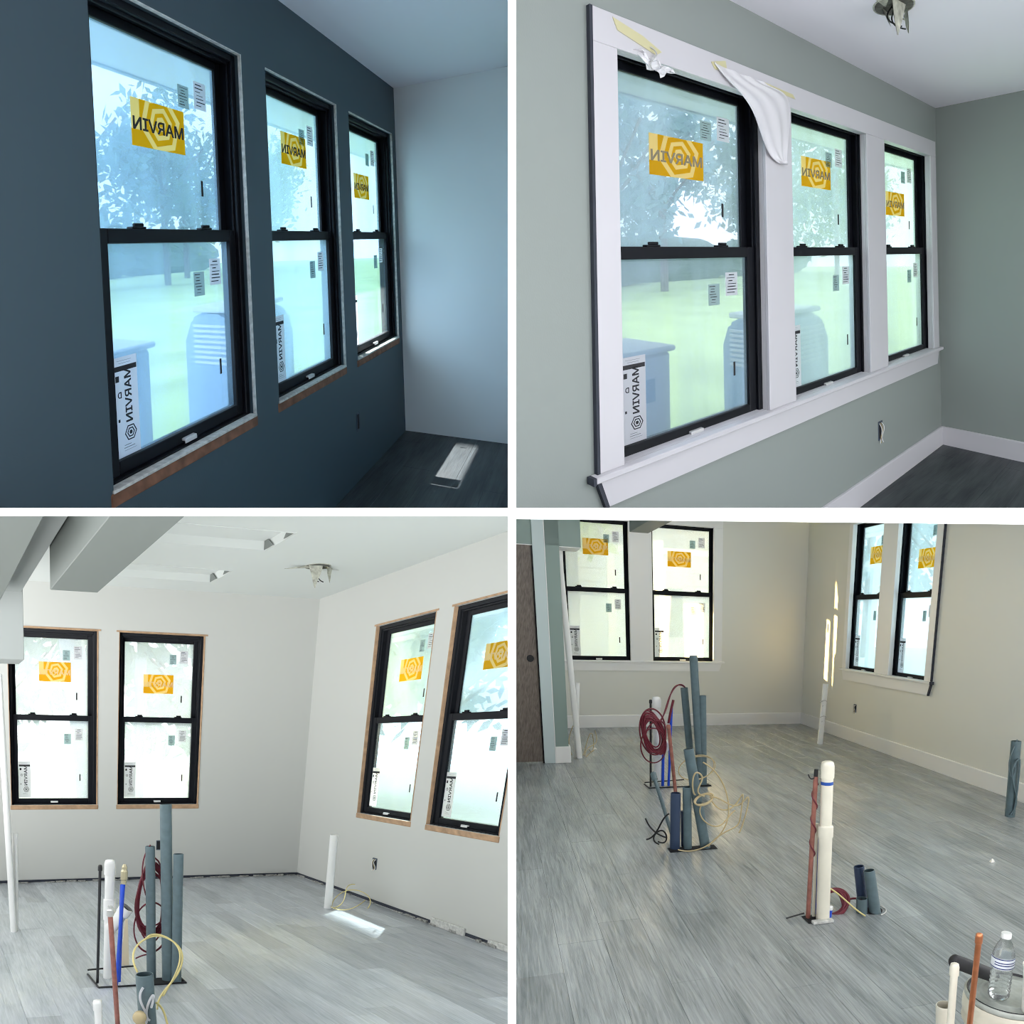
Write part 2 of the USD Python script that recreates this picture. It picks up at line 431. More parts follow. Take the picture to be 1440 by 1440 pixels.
def window(room, wall, u0, u1, look, label, z0=0.775, z1=2.365, sticker=0.0, su=0.27, glass='pane_blue', ink='ink', tall='label_white', casing=False, stick_w=0.305, low=None):
    t = Thing(room, 'window', wall(trimesh.Trimesh([[(u0 + u1) / 2, z0, 0.06]], [[0, 0, 0]], process=False)).vertices[0], label, 'window', kind='structure')
    P = lambda name, m, mt, **k: t.part(name, wall(m), mt, **k)
    P('frame', ring(u0, u1, z0, z1, .028, .125, .032, .032, .012, .03) + ring(u0 + .006, u1 - .006, z0, z1 - .006, .045, .052, .036, .036, .01, .036), 'frame_black')
    a, b = u0 + .033, u1 - .033
    up = P('sash', ring(a, b, 1.552, z1 - .031, .088, .115, .043, .043, .045, .036), 'frame_black')
    P('pane', wbox(a + .04, b - .04, 1.59, z1 - .06, .101, .1013), glass, parent=up)
    lo = P('sash', ring(a, b, z0 + .013, 1.602, .046, .084, .045, .045, .046, .05), 'frame_black')
    P('pane', wbox(a + .042, b - .042, z0 + .055, 1.556, .064, .0643), low or glass, parent=lo)
    c = (u0 + u1) / 2
    P('sash_lift', [bbox(c - .036, c + .036, z0 + .026, z0 + .036, .026, .046, .002), bbox(c - .036, c + .036, z0 + .018, z0 + .030, .026, .030, .001)], 'lift_metal', parent=lo, label='pale metal finger lift')
    for s in (-.2, .2):
        P('sash_lock', [bbox(c + s - .035, c + s + .035, 1.602, 1.610, .050, .080, .002), bbox(c + s - .018, c + s + .03, 1.610, 1.622, .056, .070, .003)], 'frame_black', parent=lo)
    if look == 'raw':
        P('rough_sill', [bbox(u0 - .012, u1 + .012, z0 - .052, z0 - .006, -.004, .04, .004)], 'raw_wood', label='raw brown wooden sill edge')
        P('sill_strip', [bbox(u0 - .004, u1 + .004, z0 - .008, z0 + .004, -.006, .03, .002)], 'bead_pale', label='pale strip along the sill edge')
        P('plaster_bead', [wbox(u1 - .001, u1 + .005, z0, z1, -.003, .012), wbox(u0, u1 + .005, z1 - .001, z1 + .003, -.003, .012)], 'bead_pale', label='ragged pale plaster edge')
    if look == 'wood':
        P('rough_sill', [bbox(u0 - .012, u1 + .012, z0 - .045, z0 - .002, -.006, .035, .004)], 'raw_wood_pale', label='raw wooden sill edge')
        P('wood_edging', [wbox(u0 - .03, u1 + .03, z1, z1 + .014, -.004, .03), wbox(u0 - .005, u0 + .001, z0, z1, -.003, .03), wbox(u1 - .001, u1 + .006, z0, z1, -.003, .03)], 'raw_wood_pale', label='raw wood edge round the opening')
    # the maker's orange sticker, two small labels high and low, the tall label and two dark tabs
    w = .0985
    k = (u1 - u0) / .87
    s0, s1, v0, v1 = u0 + su, u0 + su + stick_w, 1.905 + sticker, 2.078 + sticker
    R_ = sg.box(s0, v0, s1, v1)
    cu, cv = (s0 + s1) / 2 + .01, (v0 + v1) / 2 + .012
    rings = []
    for r0, r1 in ((.118, .092), (.068, .047), (.030, .012)):
        rings.append(affinity.translate(hexagon(r0, 12).difference(hexagon(r1, 12)), cu, cv))
    pale = shapely_union(rings + [sg.box(s0, v0 + .06, s0 + .045, v1)]).intersection(R_)
    st = P('maker_sticker', place2d(extrude(R_.difference(pale), .0006), 0, 0, w + .0006), 'sticker_orange', label='orange sticker with a pale hexagon emblem')
    P('emblem', place2d(extrude(pale, .0006), 0, 0, w + .0006), 'sticker_pale', parent=st)
    P('lettering', text_at('MARVIN', .045, (s0 + s1) / 2, (v0 + v1) / 2 - .004, w - .0005, width=stick_w * .95), ink, parent=st)
    for (p0, p1, q0, q1, mt, ww, sd) in ((.545, .615, 2.095, 2.185, 'label_grey', w, 1), (.652, .735, 2.108, 2.222, 'label_white', w, 2),
                                         (.545, .615, 1.335, 1.432, 'label_grey', .0625, 3), (.655, .735, 1.372, 1.482, 'label_white', .0625, 4)):
        p0, p1 = p0 * k, p1 * k
        li = P('info_label', wbox(u0 + p0, u0 + p1, q0, q1, ww, ww + .0006), mt)
        P('print', print_lines(u0 + p0, u0 + p1, q0, q1, ww, sd), 'ink', parent=li)
    ww = .0625
    t0, t1, y0, y1 = u0 + .083, u0 + .197, .835, 1.172
    tl = P('tall_label', wbox(t0, t1, y0, y1, ww, ww + .0006), tall, label='tall white label with upright lettering')
    P('stripe', wbox(t0 + .003, t1 - .003, y1 - .047, y1 - .03, ww - .0006, ww), 'ink', parent=tl)
    P('lettering', [text_at('MARVIN', .03, t0 + .066, y0 + .205, ww, width=.185, turn=-90 + 180), text_at('D', .02, t0 + .026, y0 + .21, ww)], 'ink', parent=tl)
    P('emblem', [place2d(extrude(hexagon(r0).difference(hexagon(r1)) if r1 else hexagon(r0), .0005), t0 + .07, y0 + .075, ww) for r0, r1 in ((.029, .0245), (.018, .0135), (.0075, .0))], 'ink', parent=tl)
    P('print', print_lines(t0 + .012, t1 - .01, y0 + .01, y0 + .045, ww, 9, 3) + print_lines(t0 + .005, t1 - .02, y1 - .03, y1 - .004, ww, 8, 2)
      + [wbox(t0 + .01, t0 + .026, y0 + .255, y0 + .275, ww - .0006, ww), wbox(t0 + .015, t0 + .023, y0 + .12, y0 + .13, ww - .0006, ww)], 'ink', parent=tl)
    P('tab', wbox(u0 + .675 * k, u0 + .675 * k + .012, 1.745, 1.81, w, w + .002), 'ink')
    P('tab', wbox(u0 + .70 * k, u0 + .70 * k + .011, .99, 1.055, .0625, .0645), 'ink')
    return t

def shapely_union(g):
    import shapely
    return shapely.union_all(g)

def wall_with_holes(room, name, wall, u0, u1, v1, holes, mt, label, thick=.13, v0=-.05):
    poly = sg.box(u0, v0, u1, v1)
    for h in holes:
        poly = poly.difference(sg.box(*h))
    m = extrude(poly, thick)
    single(room, name, wall(m), mt, label, 'wall', kind='structure')

def in_view(room, pts, margin=70):
    q = room.w(pts)
    ok = q[:, 1] > .2
    if not ok.any():
        return False
    q = q[ok]
    x, y = q[:, 0] / q[:, 1] * F_PX, -q[:, 2] / q[:, 1] * F_PX
    sx, sy = room.side * x, -room.level * y
    return sx.max() > -margin and sx.min() < 720 + margin and sy.max() > -margin and sy.min() < 720 + margin

def floor(room, label, x0, x1, y0, y1, along, w, l, mats, slots=()):
    t = Thing(room, 'floor', (0, 0, 0), label, 'floor', kind='structure')
    t.part('subfloor', box(x0, x1, y0, y1, -.06, -.008), 'subfloor')
    r = np.random.default_rng(5)
    a0, a1, b0, b1 = (x0, x1, y0, y1) if along == 'x' else (y0, y1, x0, x1)
    n = 0
    k = 0
    b = b1
    hole = shapely_union([sg.box(*s) for s in slots]) if slots else None
    while b > b0:
        a = a1 + r.uniform(0, l)
        while a > a0:
            g = .0004
            aa, bb = (a - l + g, a - g), (b - w + g, b - g)
            aa = (max(aa[0], a0), min(aa[1], a1))
            if aa[1] - aa[0] > .05:
                X, Y = (aa, bb) if along == 'x' else (bb, aa)
                X, Y = (max(X[0], x0), min(X[1], x1)), (max(Y[0], y0), min(Y[1], y1))
                pts = np.array([(p, q, 0) for p in np.linspace(*X, 4) for q in np.linspace(*Y, 4)])
                if in_view(room, pts):
                    m = bbox(*X, *Y, -.008, r.uniform(-.0003, .0003), .0006)
                    if hole is not None and hole.intersects(sg.box(X[0], Y[0], X[1], Y[1])):
                        poly = sg.box(X[0], Y[0], X[1], Y[1]).difference(hole)
                        m = extrude(poly, .008); m.apply_translation((0, 0, -.008))
                    t.part('plank', m, mats[r.integers(len(mats))], uv=True)
                    n += 1
            a -= l
        b -= w
    return t

# ------------------------------------------------------------------ out of doors
def foliage(cx, cy, cz, rx, ry, rz, n, size, seed):
    """A crown of many single leaf sprays (each two bent triangles) gathered in clumps."""
    r = np.random.default_rng(seed)
    k = 26
    cl = r.normal(size=(k, 3)); cl /= np.linalg.norm(cl, axis=1, keepdims=True)
    cl *= r.uniform(.35, .95, (k, 1)) * (rx, ry, rz)
    c = cl[r.integers(k, size=n)] + r.normal(size=(n, 3)) * (rx * .16, ry * .16, rz * .13) + (cx, cy, cz)
    d1 = r.normal(size=(n, 3)); d1 /= np.linalg.norm(d1, axis=1, keepdims=True)
    d2 = np.cross(d1, r.normal(size=(n, 3))); d2 /= np.linalg.norm(d2, axis=1, keepdims=True)
    s = size * r.uniform(.6, 1.3, (n, 1))
    v = np.stack([c - d1 * s, c + d2 * s * .45, c + d1 * s, c - d2 * s * .45], 1).reshape(-1, 3)
    i = np.arange(n)[:, None] * 4
    return trimesh.Trimesh(v, np.vstack([i + (0, 1, 2), i + (0, 2, 3)]), process=False)

def tree(room, x, y, z0, h, r, label, leaf, seed, n=2600, size=.3, clear=.28):
    z0 = -.35 if room.level > 0 else z0
    t = Thing(room, 'tree', (x, y, z0), label, 'tree')
    rr = np.random.default_rng(seed)
    top = z0 + h * .8
    br = [tube([(x, y, z0), (x + rr.uniform(-.1, .1), y, z0 + h * .3), (x + rr.uniform(-.3, .3), y, top)], .018 * h, 8, 12)]
    for _ in range(5):
        a = rr.uniform(0, 6.28); b = z0 + h * rr.uniform(.3, .5)
        br.append(tube([(x, y, b), (x + math.cos(a) * r * .4, y + math.sin(a) * r * .4, b + h * .15), (x + math.cos(a) * r * .75, y + math.sin(a) * r * .75, b + h * .3)], .006 * h, 6, 10))
    t.part('trunk', br, 'bark')
    zc = z0 + h * (clear + (1 - clear) / 2)
    t.part('foliage', foliage(x, y, zc, r, r, h * (1 - clear) / 2, n, size, seed), leaf, kind='stuff')

def eave(room, wall, u0, u1, label, e=.72):
    t = Thing(room, 'roof_eave', wall(trimesh.Trimesh([[(u0 + u1) / 2, 2.45, .4]], [[0, 0, 0]], process=False)).vertices[0], label, 'roof eave')
    t.part('soffit_board', wall(wbox(u0, u1, 2.45, 2.49, .14, e)), 'eave_white')
    t.part('fascia', wall(wbox(u0, u1, 2.44, 2.62, e, e + .025)), 'eave_edge', label='blue grey fascia board')

def outdoors_top(room, which):
    single(room, 'lawn', trimesh.util.concatenate([box(-6, 70, .2, 60, -.45, -.35)]), 'lawn', f'pale green lawn outside the three windows of the {which}', 'lawn', kind='stuff')
    eave(room, BACK, -6.5, 4, f'white roof eave above the windows of the {which}, seen through the glass')
    # standby generator with a rounded hood, and a square condenser box nearer
    x0, x1, y0, y1, z0, z1 = -1.42, -.70, .60, 1.10, -.34, 1.13
    t = Thing(room, 'generator', ((x0 + x1) / 2, .85, z0), f'pale blue rounded utility unit with a louvred hood outside the {which}', 'utility unit')
    prof = sg.Polygon([(y0, z0), (y1, z0), (y1, z1 - .2), (y1 - .06, z1 - .06), (y1 - .2, z1), (y0 + .2, z1), (y0 + .06, z1 - .06), (y0, z1 - .2)])
    m = extrude(prof, x1 - x0 - .12); m.vertices = np.stack([x0 + .06 + m.vertices[:, 2], m.vertices[:, 0], m.vertices[:, 1]], 1)
    lo = extrude(affinity.scale(prof, .9, .96), x1 - x0); lo.vertices = np.stack([x0 + lo.vertices[:, 2], lo.vertices[:, 0], lo.vertices[:, 1]], 1)
    t.part('housing', [m, lo], 'unit_blue')
    t.part('hood', bbox(x0 - .02, x1 + .02, y0 + .1, y1 - .1, z1 - .02, z1 + .02, .01), 'unit_white')
    for k in range(8):
        z = z1 - .12 - k * .035
        t.part('louvre', [bbox(x0 + .1, x1 - .1, y0 - .012, y0 + .01, z, z + .018, .003)], 'unit_white')
        t.part('louvre', [bbox(x0 - .012, x0 + .01, y0 + .1, y1 - .1, z, z + .018, .003)], 'unit_white')
    t = Thing(room, 'condenser', (-2.6, .65, -.34), f'white square utility box left of the rounded unit outside the {which}', 'utility unit')
    t.part('housing', bbox(-2.93, -2.32, .58, 1.0, -.34, 1.05, .02), 'unit_white')
    t.part('lid', bbox(-2.95, -2.30, .56, 1.02, 1.05, 1.08, .01), 'unit_white')
    t.part('badge', [box(-2.55, -2.44, .572, .58, .80, .92)], 'unit_blue', label='small blue badge')
    t.part('badge', [box(-2.322, -2.312, .7, .82, .80, .92)], 'unit_blue', label='small blue badge')
    spots = [(9, 19, 11, 4.4, 'leaf_sea'), (15, 22, 13, 4.8, 'leaf_sea'), (21, 20, 11.5, 4.2, 'leaf'), (28, 24, 13, 5, 'leaf_sea'), (35, 23, 12.5, 4.6, 'leaf_pale'), (44, 26, 14, 5.5, 'leaf_sea')]
    names = ['nearest broad green', 'tall green', 'paler green', 'wide dark green', 'pale loose', 'farthest tall']
    for i, (x, y, h, r, lf) in enumerate(spots):
        tree(room, x, y, -.4, h, r, f'{names[i]} tree beyond the lawn outside the {which}', lf, 20 + i + (50 if room is TR else 0), n=1500, size=.36, clear=.12)
    for k, (x, y) in enumerate(((12, 30), (24, 33), (38, 34))):
        m = trimesh.creation.icosphere(3, 1.0)
        m.vertices *= 1 + .35 * (meshkit.fbm(m.vertices * 2.5 + k * 7, 3)[:, None] - .5)
        m.vertices = m.vertices * (8, 2, 2.2) + (x, y, 1.2)
        single(room, 'hedge', m, 'leaf', f'{("left", "middle", "right")[k]} rounded hedge at the far edge of the lawn outside the {which}', 'hedge')

def outdoors_low(room, which):
    single(room, 'yard', box(-12, 40, .2, 45, -.5, -.4), 'concrete', f'pale yard outside the back windows of the {which}', 'yard', kind='structure')
    single(room, 'side_yard', box(.3, 40, -25, .2, -.5, -.4), 'concrete', f'pale side yard outside the right hand windows of the {which}', 'yard', kind='structure')
    eave(room, BACK, -6, 1.2, f'white porch eave over the back windows of the {which}')
    eave(room, RIGHT, -.8, 8, f'white eave over the right hand windows of the {which}', .93)

# ------------------------------------------------------------------ small builders
def masking_tape(room, pts, label, w0=-.0215):
    pts = [(p[0], p[1]) for p in pts]
    m = extrude(sg.Polygon(pts), .0015); m.vertices[:, 2] = w0 - m.vertices[:, 2]; m.invert()
    single(room, 'masking_tape', BACK(m), 'tape_yellow', label, 'masking tape')

def electrical_box(room, wall, u, v, label, wires=True, h=.10, w=.055):
    t = Thing(room, 'electrical_box', wall(trimesh.Trimesh([[u, v, 0]], [[0, 0, 0]], process=False)).vertices[0], label, 'electrical box')
    t.part('box_rim', wall(ring(u - w / 2, u + w / 2, v - h / 2, v + h / 2, -.006, .004, .007, .007, .01, .01)), 'box_blue')
    t.part('box_back', wall(wbox(u - w / 2 + .004, u + w / 2 - .004, v - h / 2 + .004, v + h / 2 - .004, -.0025, .0)), 'dark_void')
    if wires:
        r = np.random.default_rng(int(abs(u) * 100))
        for k, mt in enumerate(('pvc_white', 'wire_tan', 'pvc_white')):
            x = u - w * .25 + k * w * .25
            t.part('wire', wall(tube([(x, v + h * .4, -.004), (x + r.uniform(-.01, .01), v + h * .1, -.02), (x + r.uniform(-.012, .012), v - h * .2, -.012), (x + r.uniform(-.015, .015), v - h * .62, -.016)], .003, 5, 16)), mt)

def ceiling_opening(room, x, y, z, s, label, seed):
    """A torn-out light opening: a dark can with flaps of torn foil and paper hanging from it."""
    t = Thing(room, 'ceiling_light_opening', (x, y, z), label, 'light opening')
    t.part('can', lathe([(s * .62, 0), (s * .66, 0), (s * .66, .004), (s * .62, .004), (s * .6, .12), (0, .12)], (x, y, z - .004), (0, 0, 1), 24), 'paper_torn')
    t.part('can_back', lathe([(0, 0), (s * .6, 0), (s * .6, .002), (0, .002)], (x, y, z - .003), (0, 0, 1), 20), 'can_shadow')
    c = np.array((x, y, z - .006))
    flaps = [((-.55, -.1, 0), (-.15, .2, 0), (-1.75, .1, -.16)), ((-.62, -.25, 0), (.12, -.35, 0), (-.15, -.2, -1.0)), ((.35, -.3, 0), (.85, .05, 0), (.62, -.2, -.72)),
             ((.1, .1, 0), (.6, .2, 0), (1.25, .1, -.06)), ((-.2, .3, 0), (.3, .35, 0), (.2, .2, -.5))]
    r = np.random.default_rng(seed)
    for k, (p, q, tip) in enumerate(flaps):
        p, q, tip = (c + s * np.array(e) for e in (p, q, tip))
        ph = r.uniform(0, 6)
        fn = lambda u, v: (p * (1 - u) + q * u) * (1 - v) + (tip + (q - p) * .06 * (u - .5)) * v + s * .05 * np.array((math.sin(6 * v + ph), math.sin(7 * u * (1 - v) + ph), .5 * math.sin(9 * u + ph))) * v * (1.2 - v)
        g = grid(fn, 6, 8)
        g2 = g.copy(); g2.vertices = g2.vertices + (.001, .003, .001); g2.invert()
        t.part('torn_flap', [g, g2], 'paper_torn')
    for k in range(2):
        t.part('wire', tube([(x + .02 * k, y, z), (x - .03 + .05 * k, y + .02, z - s * .4), (x + .04 * k, y - .04, z - s * .75)], .004, 5, 14), 'black_steel')

def pipe(room, name, p0, p1, r, mt, label, cat='pipe', mouth=True, collar=(), cap=None, capmat=None, group=None, n=28):
    """A pipe standing out of the floor: open at the top or closed by a cap, with couplings at the given fractions."""
    p0, p1 = np.asarray(p0, float), np.asarray(p1, float)
    p0 = p0 + (p1 - p0) / np.linalg.norm(p1 - p0) * -.01
    t = Thing(room, name, p0, label, cat, group)
    L = np.linalg.norm(p1 - p0); d = (p1 - p0) / L
    if mouth and not cap:
        t.part('tube', hollow(p0, p1, r, n=n), mt, smooth=35)
        t.part('mouth', lathe([(0, 0), (r * .86, 0)], p1 - d * .12, d, n), 'dark_void')
    else:
        t.part('tube', rod(p0, p1, r, n=n), mt, smooth=35)
    for a, b, k in collar:
        t.part('coupling', lathe([(r, 0), (r * k, .003), (r * k, (b - a) * L - .003), (r, (b - a) * L)], p0 + d * a * L, d, n), mt, smooth=35)
    if cap:
        h, k = cap
        t.part('cap', lathe([(r, 0), (r * k, .002), (r * k, h * .7), (r * k * .85, h * .93), (r * k * .5, h), (0, h)], p1 - d * h * .8, d, n), capmat or mt, smooth=40)
    return t

def coil(c, a, b, n, jitter, seed, turns, r0=1.0):
    """Points of a hank of wire round centre c with half axes a and b (vectors)."""
    r = np.random.default_rng(seed)
    c, a, b = map(lambda q: np.asarray(q, float), (c, a, b))
    nn = np.cross(a, b); nn /= np.linalg.norm(nn)
    th = np.linspace(0, 2 * math.pi * turns, n * turns)
    out = []
    kk = r.normal(size=(turns + 2, 4)) * jitter
    for x in th:
        i = x / (2 * math.pi); j = int(i); f = i - j
        k = kk[j] * (1 - f) + kk[j + 1] * f
        out.append(c + a * math.cos(x) * (r0 + k[0]) + b * math.sin(x) * (r0 + k[1]) + nn * (k[2] * .25) * np.linalg.norm(a) * 1.5 + b * k[3] * .4)
    return np.array(out)

def baseboard(room, name, wall, u0, u1, label, h=.145, paint='trim_white'):
    p = sg.Polygon([(0, 0), (-.016, 0), (-.016, h - .006), (-.012, h), (0, h)])
    m = extrude(p, u1 - u0); m.vertices = np.stack([u0 + m.vertices[:, 2], m.vertices[:, 1], m.vertices[:, 0]], 1)
    single(room, name, wall(trimesh.Trimesh(m.vertices, m.faces, process=False)), paint, label, 'baseboard', kind='structure')

def casing(room, wall, opens, lab, ca, cb, z0=.80, z1=2.328, ct=2.452, ab=.672, edge=None, paint='trim_white'):
    """Painted boards round a row of windows: outer casings, mullion boards, head, stool and apron, with jamb liners."""
    name = 'trim'
    base = wall(trimesh.Trimesh([[(ca + cb) / 2, z0, 0]], [[0, 0, 0]], process=False)).vertices[0]
    t = Thing(room, name, base, lab, 'window casing', kind='structure')
    P = lambda n, m, mt=paint, **k: t.part(n, wall(m), mt, **k)
    P('head_casing', bbox(ca, cb, z1, ct, -.02, 0, .002))
    us = [ca] + [x for o in opens for x in o] + [cb]
    for k in range(0, len(us), 2):
        P('side_casing' if k in (0, len(us) - 2) else 'mullion_casing', bbox(us[k], us[k + 1], z0, z1 - .0005, -.02, 0, .002))
    P('stool', bbox(ca - .03, cb + .03, z0 - .022, z0, -.045, .0, .004))
    for a, b in opens:
        P('stool_return', wbox(a, b, z0 - .022, z0 - .0005, 0, .045))
    ap = extrude(sg.Polygon([(ca + .0, z0 - .022), (cb, z0 - .022), (cb - .035, ab), (ca + .035, ab)]), .018); ap.vertices[:, 2] = -ap.vertices[:, 2]; ap.invert()
    P('apron', ap)
    for a, b in opens:
        P('jamb_liner', [wbox(a - .012, a, z0, z1, 0, .03), wbox(b, b + .012, z0, z1, 0, .03), wbox(a - .012, b + .012, z1, z1 + .012, 0, .03)])
    e0 = ca if edge != 'right' else cb
    if edge:  # dark strips paint the shade on board ends turned from the windows
        s = -1 if edge == 'left' else 1
        P('shade_strip', wbox(e0, e0 + s * .012, z0, ct, -.021, 0) if s > 0 else wbox(e0 - .012, e0, z0, ct, -.021, 0), 'trim_edge', label='casing edge with its shade painted dark')
        x = ca - .03 if s < 0 else cb + .03
        P('shade_strip', wbox(min(x, x + s * .012), max(x, x + s * .012), z0 - .024, z0 + .001, -.046, -.004), 'trim_edge', label='stool end with its shade painted dark')
        q = [(ca, z0 - .022), (ca + .035, ab), (ca + .022, ab - .004), (ca - .016, z0 - .022)] if s < 0 else [(cb, z0 - .022), (cb - .035, ab), (cb - .022, ab - .004), (cb + .016, z0 - .022)]
        m = extrude(sg.Polygon(q), .022); m.vertices[:, 2] = -m.vertices[:, 2]; m.invert()
        P('shade_strip', m, 'trim_edge', label='apron end with its shade painted dark')
    return t

# ================================================================== upper left room: unpainted openings, slate walls with light and shade in the paint
H = 2.74
def sunlight(room, name, target, travel, E, color, cone=6.0, dist=16.0, src=None, r=0.07):
    """The sun as it stood for this room: a small far lamp outside, its beam running along `travel` (room axes) to the target."""
    tgt = room.w(target)
    d = room.M @ np.asarray(travel, float); d /= np.linalg.norm(d)
    pos = tgt - d * dist if src is None else room.w(src)
    if src is not None:
        d = tgt - pos; dist = np.linalg.norm(d); d /= dist; r = 0.03
    L = UsdLux.SphereLight.Define(stage, '/World/' + name)
    L.CreateRadiusAttr(r)
    L.CreateIntensityAttr(E * dist ** 2 / (math.pi * r * r))
    L.CreateColorAttr(Gf.Vec3f(*color))
    sh = UsdLux.ShapingAPI.Apply(L.GetPrim())
    sh.CreateShapingConeAngleAttr(cone); sh.CreateShapingConeSoftnessAttr(0.1)
    m = Gf.Matrix4d()
    z = -d                                   # a spot shines along its -z
    x = np.cross((0, 0, 1.0), z); x /= np.linalg.norm(x); y = np.cross(z, x)
    m.SetRow(0, Gf.Vec4d(*x, 0)); m.SetRow(1, Gf.Vec4d(*y, 0)); m.SetRow(2, Gf.Vec4d(*z, 0)); m.SetRow(3, Gf.Vec4d(*pos, 1))
    L.AddTransformOp().Set(m)

OPEN_TL = [(-3.17, -2.30), (-2.08, -1.22), (-1.01, -.10)]
wall_with_holes(TL, 'wall_left', BACK, -6.0, .13, H + .1, [(a, .775, b, 2.365) for a, b in OPEN_TL], 'paint_slate_shaded', 'slate wall with backlit shade put into its colour and three black windows, upper left room')
single(TL, 'wall_right', box(0, .13, -4.5, 0, -.05, H + .1), 'paint_slate_lit', 'blank slate end wall with window light put into its pale colour, upper left room', 'wall', kind='structure')
single(TL, 'wall_back', box(-5.3, -5.2, -4.5, 0, -.05, H), 'paint_slate_shaded', 'unseen wall added behind the camera to cut sky light, upper left room', 'wall', kind='structure')  # added out of view to keep sky light off the window wall
single(TL, 'ceiling', box(-6, 0, -4.5, 0, H, H + .1), 'ceiling_cool', 'plain pale ceiling, upper left room', 'ceiling', kind='structure')
floor(TL, 'dark wood-look plank floor with a patch of sun, upper left room', -4, 0, -3, 0, 'x', .18, 1.22, [f'plank_dark_{i}' for i in range(3)])
for (a, b), nm, dz, su in zip(OPEN_TL, ('nearest and largest', 'middle', 'farthest and smallest'), (0, .06, -.06), (.271, .318, .315)):
    window(TL, BACK, a, b, 'raw', f'{nm} of the three black windows in the slate wall painted with shade', sticker=dz, su=su, glass='pane_blue' if a < -3 else 'pane_cyan', ink='ink', low='pane_bare_blue' if a > -1.1 else None)
electrical_box(TL, BACK, -1.055, .38, 'small dark electrical box low on the slate wall painted with shade', wires=False, h=.115, w=.05)
outdoors_top(TL, 'upper left room')
sunlight(TL, 'sun_upper_left', (-.6, -.45, 0), (.03, -.53, -1.0), 95.0, (1.0, .62, .46), cone=1.5)

# ================================================================== upper right room: sage paint, white casings
OPEN_TR = [(-3.08, -2.20), (-2.03, -1.17), (-.985, -.135)]
CASE_TR = [(-3.044, -2.205), (-1.99, -1.192), (-.948, -.165)]
wall_with_holes(TR, 'wall_left', BACK, -6.0, .13, H + .1, [(a, .775, b, 2.365) for a, b in OPEN_TR], 'paint_sage', 'sage green wall with three white cased windows, upper right room')
single(TR, 'wall_right', box(0, .13, -4.5, 0, -.05, H + .1), 'paint_sage', 'blank sage green end wall, upper right room', 'wall', kind='structure')
single(TR, 'ceiling', box(-6, 0, -4.5, 0, H, H + .1), 'ceiling_cool', 'plain pale lilac white ceiling, upper right room', 'ceiling', kind='structure')
floor(TR, 'dark charcoal plank floor in the corner of the upper right room', -4, 0, -3, 0, 'x', .18, 1.22, [f'plank_dark_{i}' for i in range(3)])
for (a, b), nm, dz, su in zip(OPEN_TR, ('nearest and largest', 'middle', 'farthest and smallest'), (0, .05, -.065), (.262, .285, .275)):
    window(TR, BACK, a, b, 'cased', f'{nm} of the three black windows in white casing on the sage wall', sticker=dz, su=su, glass='pane_clear' if a < -3 else 'pane_haze', ink='ink_brown')
casing(TR, BACK, CASE_TR, 'white painted casing round the three windows on the sage wall', -3.145, -.063, edge='left', paint='trim_lilac')
baseboard(TR, 'baseboard_left', BACK, -4, 0, 'tall white baseboard under the windows on the sage wall', paint='trim_lilac')
baseboard(TR, 'baseboard_right', RIGHT, .016, 3, 'tall white baseboard along the blank sage end wall', paint='trim_lilac')
electrical_box(TR, BACK, -1.05, .388, 'small electrical box with loose wires low on the sage wall', h=.125, w=.055)
ceiling_opening(TR, -1.86, -.545, H, .15, 'torn light opening with hanging foil in the ceiling of the upper right room', 3)
masking_tape(TR, [(-3.065, 2.437), (-3.045, 2.395), (-2.87, 2.352), (-2.84, 2.372), (-2.93, 2.408)], 'long yellow masking tape strip at the left end of the white head casing')
masking_tape(TR, [(-2.568, 2.41), (-2.478, 2.438), (-2.468, 2.395), (-2.545, 2.382)], 'short yellow masking tape stub above the right end of the nearest cased window')
masking_tape(TR, [(-2.212, 2.408), (-1.975, 2.400), (-1.955, 2.38), (-2.19, 2.384)], 'yellow masking tape strip holding the hanging plastic sheet')
# the torn plastic sheet hanging over the first mullion
def sheet():
    top = np.array([(-2.55, 2.405), (-2.49, 2.36), (-2.33, 2.27), (-2.245, 2.12), (-2.06, 2.02)])
    edge = np.array([(-2.22, 2.405), (-2.12, 2.395), (-2.03, 2.375), (-2.012, 2.25), (-2.05, 2.022)])
    L, Rr = smooth_line(np.c_[top, np.zeros(5)], 30)[:, :2], smooth_line(np.c_[edge, np.zeros(5)], 30)[:, :2]
    def fn(a, b):
        i = a * 29; k = int(min(i, 28)); f = i - k
        p = (L[k] * (1 - f) + L[k + 1] * f) * (1 - b) + (Rr[k] * (1 - f) + Rr[k + 1] * f) * b
        wv = -.026 - .005 * math.sin(9 * b + 4 * a) * (0.3 + a) - .004 * math.sin(19 * b - 7 * a + 1)
        return (p[0], p[1], wv - .012 * a)
    g = grid(fn, 44, 40); h = g.copy(); h.vertices = h.vertices + (0, 0, .0015); h.invert()
    return trimesh.util.concatenate([g, h])
t = Thing(TR, 'plastic_sheet', (-2.2, -.03, 2.02), 'torn milky plastic sheet taped over the first mullion of the white casing', 'plastic sheet')
t.part('sheet', BACK(sheet()), 'plastic_film', smooth=True)
t.part('fold', BACK([tube([(-2.55, 2.41, -.026), (-2.47, 2.35, -.036), (-2.36, 2.29, -.036), (-2.3, 2.21, -.046)], .004, 6, 24)]), 'plastic_film', smooth=True)
t = Thing(TR, 'plastic_scrap', (-2.9, -.03, 2.31), 'crumpled scrap of clear plastic under the first tape strip', 'plastic scrap')
